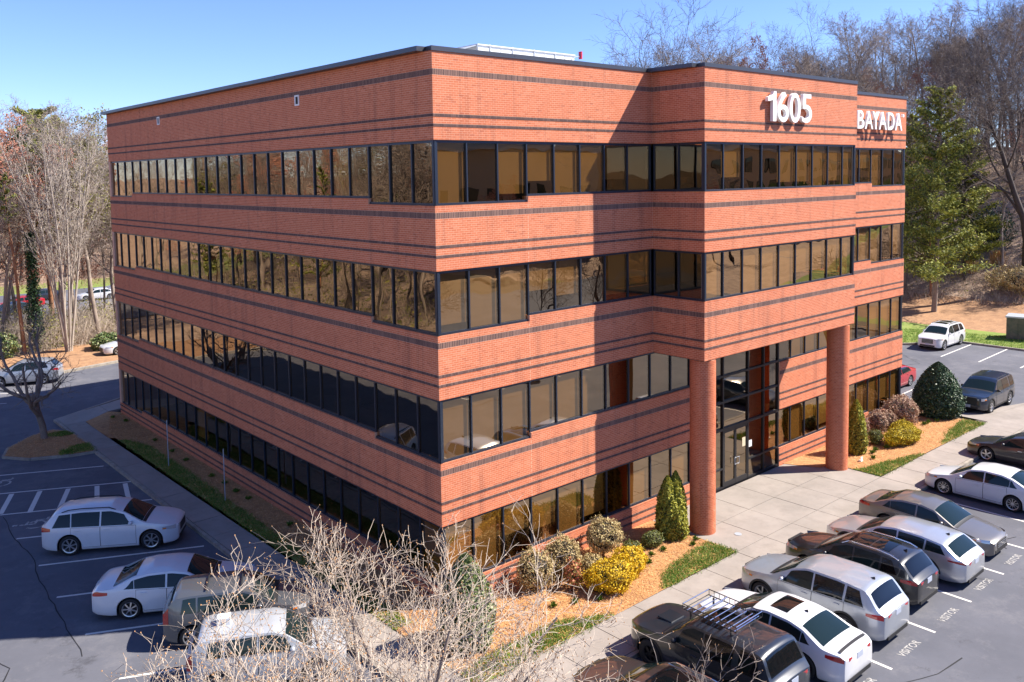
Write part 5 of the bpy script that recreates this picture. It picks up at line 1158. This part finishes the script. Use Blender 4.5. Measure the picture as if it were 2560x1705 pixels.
bush('shrub', 'pinkish ball shrub left of the wide far one', 27.75, -.75, .48, .48, 1.15, 'pinkleaf', 2800, .042, 14); bush('shrub', 'smaller pinkish ball shrub touching the wide far one', 28.6, -.85, .42, .42, 1.0, 'pinkleaf', 2600, .042, 15)
bush('shrub', 'maroon-tinted shrub against the wall behind the far evergreen', 26.2, -.55, .42, .42, 1.1, 'pinkleaf', 2400, .042, 16); bush('shrub', 'narrow sparse shrub left of the far yellow hedge', 25.75, -1.6, .33, .33, .72, 'box', 1800, .036, 17)
bush('forsythia', 'curved yellow-green hedge clump in the far bed', 26.9, -2.45, 1.30, .62, .85, 'yellow2', 11000, .042, 18, lumps=.10)
bush('forsythia', 'short yellow end of the curved far hedge clump', 28.0, -1.95, .62, .55, .80, 'yellow2', 4500, .042, 19, lumps=.10)
def tuft(x, y, label, group, s=1., z=.02):
    rs = np.random.default_rng(int(abs(x*91+y*57))); n = 46; a = rs.random(n)*6.28; l = .16*s*rs.uniform(.6, 1.3, n); w_ = .014; c, sn = np.cos(a), np.sin(a); el = rs.uniform(.35, 1.3, n)
    mid = np.stack([c*l*.55*np.cos(el), sn*l*.55*np.cos(el), l*np.sin(el)*.8], -1); tip = np.stack([c*l*1.2*np.cos(el), sn*l*1.2*np.cos(el), l*np.sin(el)], -1); sd = np.stack([-sn, c, 0*c], -1)*w_
    v = np.stack([-sd*.6, sd*.6, mid+sd, tip, mid-sd], 1).reshape(-1,3); o = mk('daylily_clump', v, [tuple(range(i*5, i*5+5)) for i in range(n)], MT['tuft'], loc=(x, y, z)); tag(o, label, 'plant', group)
for x, y in [(10.0,-2.35),(9.55,-2.55),(8.39,-2.1),(7.77,-2.05),(7.2,-2.4),(4.03,-3.0),(3.32,-2.6),(2.64,-2.3)]: tuft(x, y, 'fresh green clump of leaves in the near sunny straw bed', 'green clumps in the near front bed')
for x, y in [(25.47,-2.3),(24.75,-2.1),(24.23,-2.2),(23.5,-2.6),(30.71,-1.9),(31.24,-1.9),(31.85,-2.1),(29.2,-2.2)]: tuft(x, y, 'fresh green clump of leaves in the far sunny straw bed', 'green clumps in the far front bed', 1.15)
for x, y in [(-.75,31.0),(-.4,29.7),(-.5,20.3),(-.5,24.7),(-.5,17.2),(-.45,15.9),(-.5,14.5),(-.5,13.3),(-.5,22.2),(-.5,9.5)]: tuft(x, y, 'small green clump in the shaded side bed', 'green clumps in the shaded side bed', 1.1)

# the foreground tree whose crown fills the bottom of the view
SP_FG = dict(ns=[3,9,7,5,3], nc=[0,15,11,8,5], jit=[.04,.08,.14,.16,.18], up=[.0,.075,.05,.05,.03], taper=[.8,.35,.35,.45,.6], start=[0,.45,.18,.15,.12], ang=[0,1.05,.62,.72,.75], lr=[0,2.4,.40,.46,.46], rr=[0,.55,.46,.52,.62], rmin=.0072, trunk=.30, cone=.25)
fg = make_tree('foreground_tree', 'bare twiggy tree with tan buds reaching up in front of the corner', 'tree', 105, 6.8, .13, SP_FG, 'bark', 'barktan', buds='bud', bsize=.017)
fg.location = (-7.2, -7.6, 0); fg.scale = (1, 1, .85)
fg2 = make_tree('foreground_tree', 'bare tree at the bottom edge with darker thin arching branches', 'tree', 79, 5.6, .10, dict(SP_FG, nc=[0,6,6,4,3]), 'bark', 'bark', buds='bud', bsize=.013)
fg2.location = (-3.9, -10.2, -.05)

# posts, cabinet, covers
for x, y, lab in ((-1.45,20.1,'bare steel signpost in the side bed, farther of the pair'), (-1.3,13.85,'bare steel signpost in the side bed, nearer of the pair')):
    pst = MB().box(-.03, .03, -.008, .0, 0, 2.3).box(-.035, -.03, -.03, .0, 0, 2.3).box(.03, .035, -.03, .0, 0, 2.3).build('signpost', MT['metalgrey'], loc=(x, y, 0)); pst.rotation_euler = (0,0,R(60)); tag(pst, lab, 'post', 'steel signposts in the side bed')
cab = thing('utility_cabinet', 'tall weathered green utility cabinet on the rear lawn', 'cabinet', (61.4, 3.2, -.2), R(12))
MB().box(-.9, .9, -1.2, 1.2, 0, 1.75).build('body', MT['boxgreen'], cab); MB().box(-.97, .97, -1.27, 1.27, 1.75, 1.87).build('lid', MT['metalgrey'], cab)
for k in range(3): MB().box(-.93, -.905, -1.1+k*.75, -.45+k*.75, .15, 1.65).build('panel', MT['boxgreen'], cab)
cov = MB().tube([(11.62,-3.1,-.02),(11.62,-3.1,.012)], .14, 18).build('drain_cover', MT['metalgrey']); tag(cov, 'small round metal cover set in the plaza concrete', 'drain cover')
gl = MB().box(-.1,.1,-.07,.07,0,.05).box(-.09,.09,-.05,-.03,.05,.22).build('ground_light', MT['white'], loc=(22.75,-2.35,.02)); tag(gl, 'small white ground floodlight by the foot of the far column', 'light')

# brush, dry grass and evergreen shrubs on the rear bank
def brush(name, pts, n, hmin, hmax, mat, seed, zf=hgt, spread=.6):
    rs = np.random.default_rng(seed); x, y = scatter(pts, n); n = len(x); z = zf(x, y); h = rs.uniform(hmin, hmax, n)*(.4+.6*rs.random(n)); d = np.stack([rs.normal(0, spread, n), rs.normal(0, spread, n), np.ones(n)], -1)*h[:,None]
    p = np.stack([x, y, z-.05], -1); m = p+d*.5+rs.normal(0, .08, (n,3)); q = p+d; r = rs.uniform(.006, .018, n)
    S = np.concatenate([np.c_[p, m, r, r*.7], np.c_[m, q, r*.7, r*.2], np.c_[m, m+(d*.4+rs.normal(0, .35, (n,3))*h[:,None]*.5), r*.6, r*.2]]); v, f = seg_mesh(S, 3); mk(name, v, f, MT[mat], kind='stuff')
brush('undergrowth', [(66,-12),(72,-14),(110,-10),(118,60),(80,60),(66,32),(69,16),(72,6)], 14000, .5, 2.2, 'barkwood', 1)
brush('undergrowth', [(68,-10),(80,-12),(90,40),(68,32),(70,16),(72,6)], 9000, .3, 1.4, 'barktan', 2)
brush('undergrowth', [(-6,57),(14,56.5),(18,73),(-8,73)], 16000, .5, 3.6, 'barktan', 3); brush('undergrowth', [(-8,109),(60,109),(60,135),(-8,135)], 9000, .5, 2.5, 'barkred', 4)
brush('undergrowth', [(-24,20),(-24,110),(-60,130),(-60,5)], 26000, .5, 3, 'barkwood', 6)
def leafpatch(name, pts, n, s, h, mat, seed):
    rs = np.random.default_rng(seed); x, y = scatter(pts, n); n = len(x); c = np.sin(x*1.1+np.sin(y*.9)*2)*np.cos(y*.8+x*.3); k = rs.random(n) < np.clip(.1+c, 0, 1); x, y = x[k], y[k]; n = len(x)
    P = np.stack([x, y, hgt(x, y)+rs.random(n)**1.5*h], -1); v, F = quads(P, None, s*rs.uniform(.5, 1.3, n), rs); mk(name, v, F, MT[mat], kind='stuff')
leafpatch('fallen_leaves', [(66,-12),(100,-12),(110,50),(66,32),(69,16),(72,6)], 40000, .10, .06, 'pinkleaf', 5)
leafpatch('undergrowth', [(-6,56.5),(16,56),(18,73),(-8,73)], 36000, .10, 3.0, 'olive', 7); leafpatch('undergrowth', [(-24,20),(-24,110),(-60,130),(-60,5)], 60000, .14, 2.4, 'olive', 8)
leafpatch('undergrowth', [(72,0),(100,-5),(110,50),(70,34),(72,16)], 22000, .10, 2.2, 'olive', 9)
for x, y, r, h, lab, mt_, nm in ((85,14.5,2.2,4.6,'dark green evergreen shrub at the right edge of the bank','holly','holly_shrub'), (80.5,17.5,1.6,3.4,'leafy green shrub left of the darker one on the bank','olive','shrub'), (75.5,8.2,2.6,2.3,'low dark twiggy thicket on the bank at the right edge','tanleaf','shrub'), (5.6,53.9,1.15,1.35,'low rounded green shrub by the far kerb','holly_light','shrub'), (-2.0,56.6,1.5,2.0,'loose green shrub at the left edge by the far kerb','holly_light','shrub')):
    bush(nm, lab, x, y, r, r, h, mt_, 5500, .10, 30, z=float(hgt(x, y)), lumps=.16, inner=.6)
for i, (x, y, lab) in enumerate(((78.5,14.0,'orange dry grass clump lowest on the rear bank'),(81,12.2,'orange dry grass clump above the lowest one on the bank'),(79.8,16.8,'orange dry grass clump beside the green bank shrub'),(84,10.0,'orange dry grass clump near the right edge of the bank'))):
    rs = np.random.default_rng(60+i); n = 420; a = rs.random(n)*6.28; l = rs.uniform(.7, 1.5, n); t = rs.uniform(0, .5, n); p = rs.normal(0, .25, (n,3))*[1,1,0]; q = p+np.stack([np.cos(a)*np.sin(t)*l, np.sin(a)*np.sin(t)*l, np.cos(t)*l], -1)
    v, f = seg_mesh(np.c_[p, q, np.full(n, .02), np.full(n, .008)], 3); o = mk('dry_grass_clump', v, f, MT['straw2'], loc=(x, y, float(hgt(x, y)))); tag(o, lab, 'grass clump', 'orange dry grass clumps on the bank')

# what the glass mirrors: woods to the west, a planted strip and another building across the street
for i in range(60):
    x, y = -25-rr.random()*34, 15+rr.random()*115; place(bg[rr.choice([0,1,2,3,4,7])], x, y, rr.uniform(0, 6.28), rr.uniform(.75, 1.05))
for x, y in ((-28,60),(-31,38),(-27,84)): place(pineB, x, y, x, .9)
bed('street_mulch', [(-30,-26),(44,-26),(44,-33),(-30,-33)], 'mulch', -.1)
for i in range(11): bush('hedge_shrub', 'clipped green shrub in the hedge across the aisle', 2+i*2.1, -27.5, .85, .85, 1.5, 'box', 1500, .07, i, z=-.1, group='clipped shrubs across the aisle')
for x, s in ((6,.45),(13.5,.5),(21,.45),(31,.5),(40,.5)):
    t_ = place(bg[5], x, -29.5, x, s, 'bare street tree in the planted strip across the aisle', 'bare street trees across the aisle')
for i in range(30):
    x, y = -20+rr.random()*120, -58-rr.random()*18; place(bg[rr.choice([0,2,3,5])], x, y, rr.uniform(0, 6.28), rr.uniform(.6, .85))
for x, y, s in ((47.5,-12.5,.5),(61,-11,.55)): place(bg[2], x, y, x, s, 'bare tree by the car park casting branch shadows on the walk', 'bare trees beside the car park')
ob = thing('tan_building', 'low tan building with dark windows across the street', 'building', (0, 0, 0))
MB().box(-5, 96, -104, -82, -.3, 17.5).build('wall', simple('tan_wall', (.42,.30,.19), .9), ob); MB().prism([(-6,-105),(97,-105),(97,-81),(-6,-81)], 17.5, 18.2).prism([(0,-100),(90,-100),(90,-86),(0,-86)], 18.2, 24).build('roof', simple('pale_roof', (.40,.37,.33), .9), ob)
ob2 = thing('tan_building', 'longer tan building farther along the street', 'building', (0, 0, 0))
MB().box(104, 230, -112, -84, -.3, 18).build('wall', bpy.data.materials['tan_wall'], ob2); MB().prism([(103,-113),(231,-113),(231,-83),(103,-83)], 18, 18.7).prism([(110,-106),(224,-106),(224,-90),(110,-90)], 18.7, 26).build('roof', bpy.data.materials['pale_roof'], ob2)
for k in range(25):
    for z0 in (1.0, 5.2, 9.4, 13.6): MB().box(106+k*4.9, 109+k*4.9, -83.98, -83.9, z0, z0+2.6).build('window', MT['cglass'], ob2)
for k in range(19):
    for z0 in (1.0, 5.2, 9.4): MB().box(-1+k*5.1, 1.8+k*5.1, -81.98, -81.9, z0, z0+2.6).build('window', MT['cglass'], ob)
# unplaced prototypes are dropped
for p in bg+[pineA, pineB, pineC]:
    if id(p) not in used:
        for ch in list(p.children): bpy.data.objects.remove(ch)
        bpy.data.objects.remove(p)
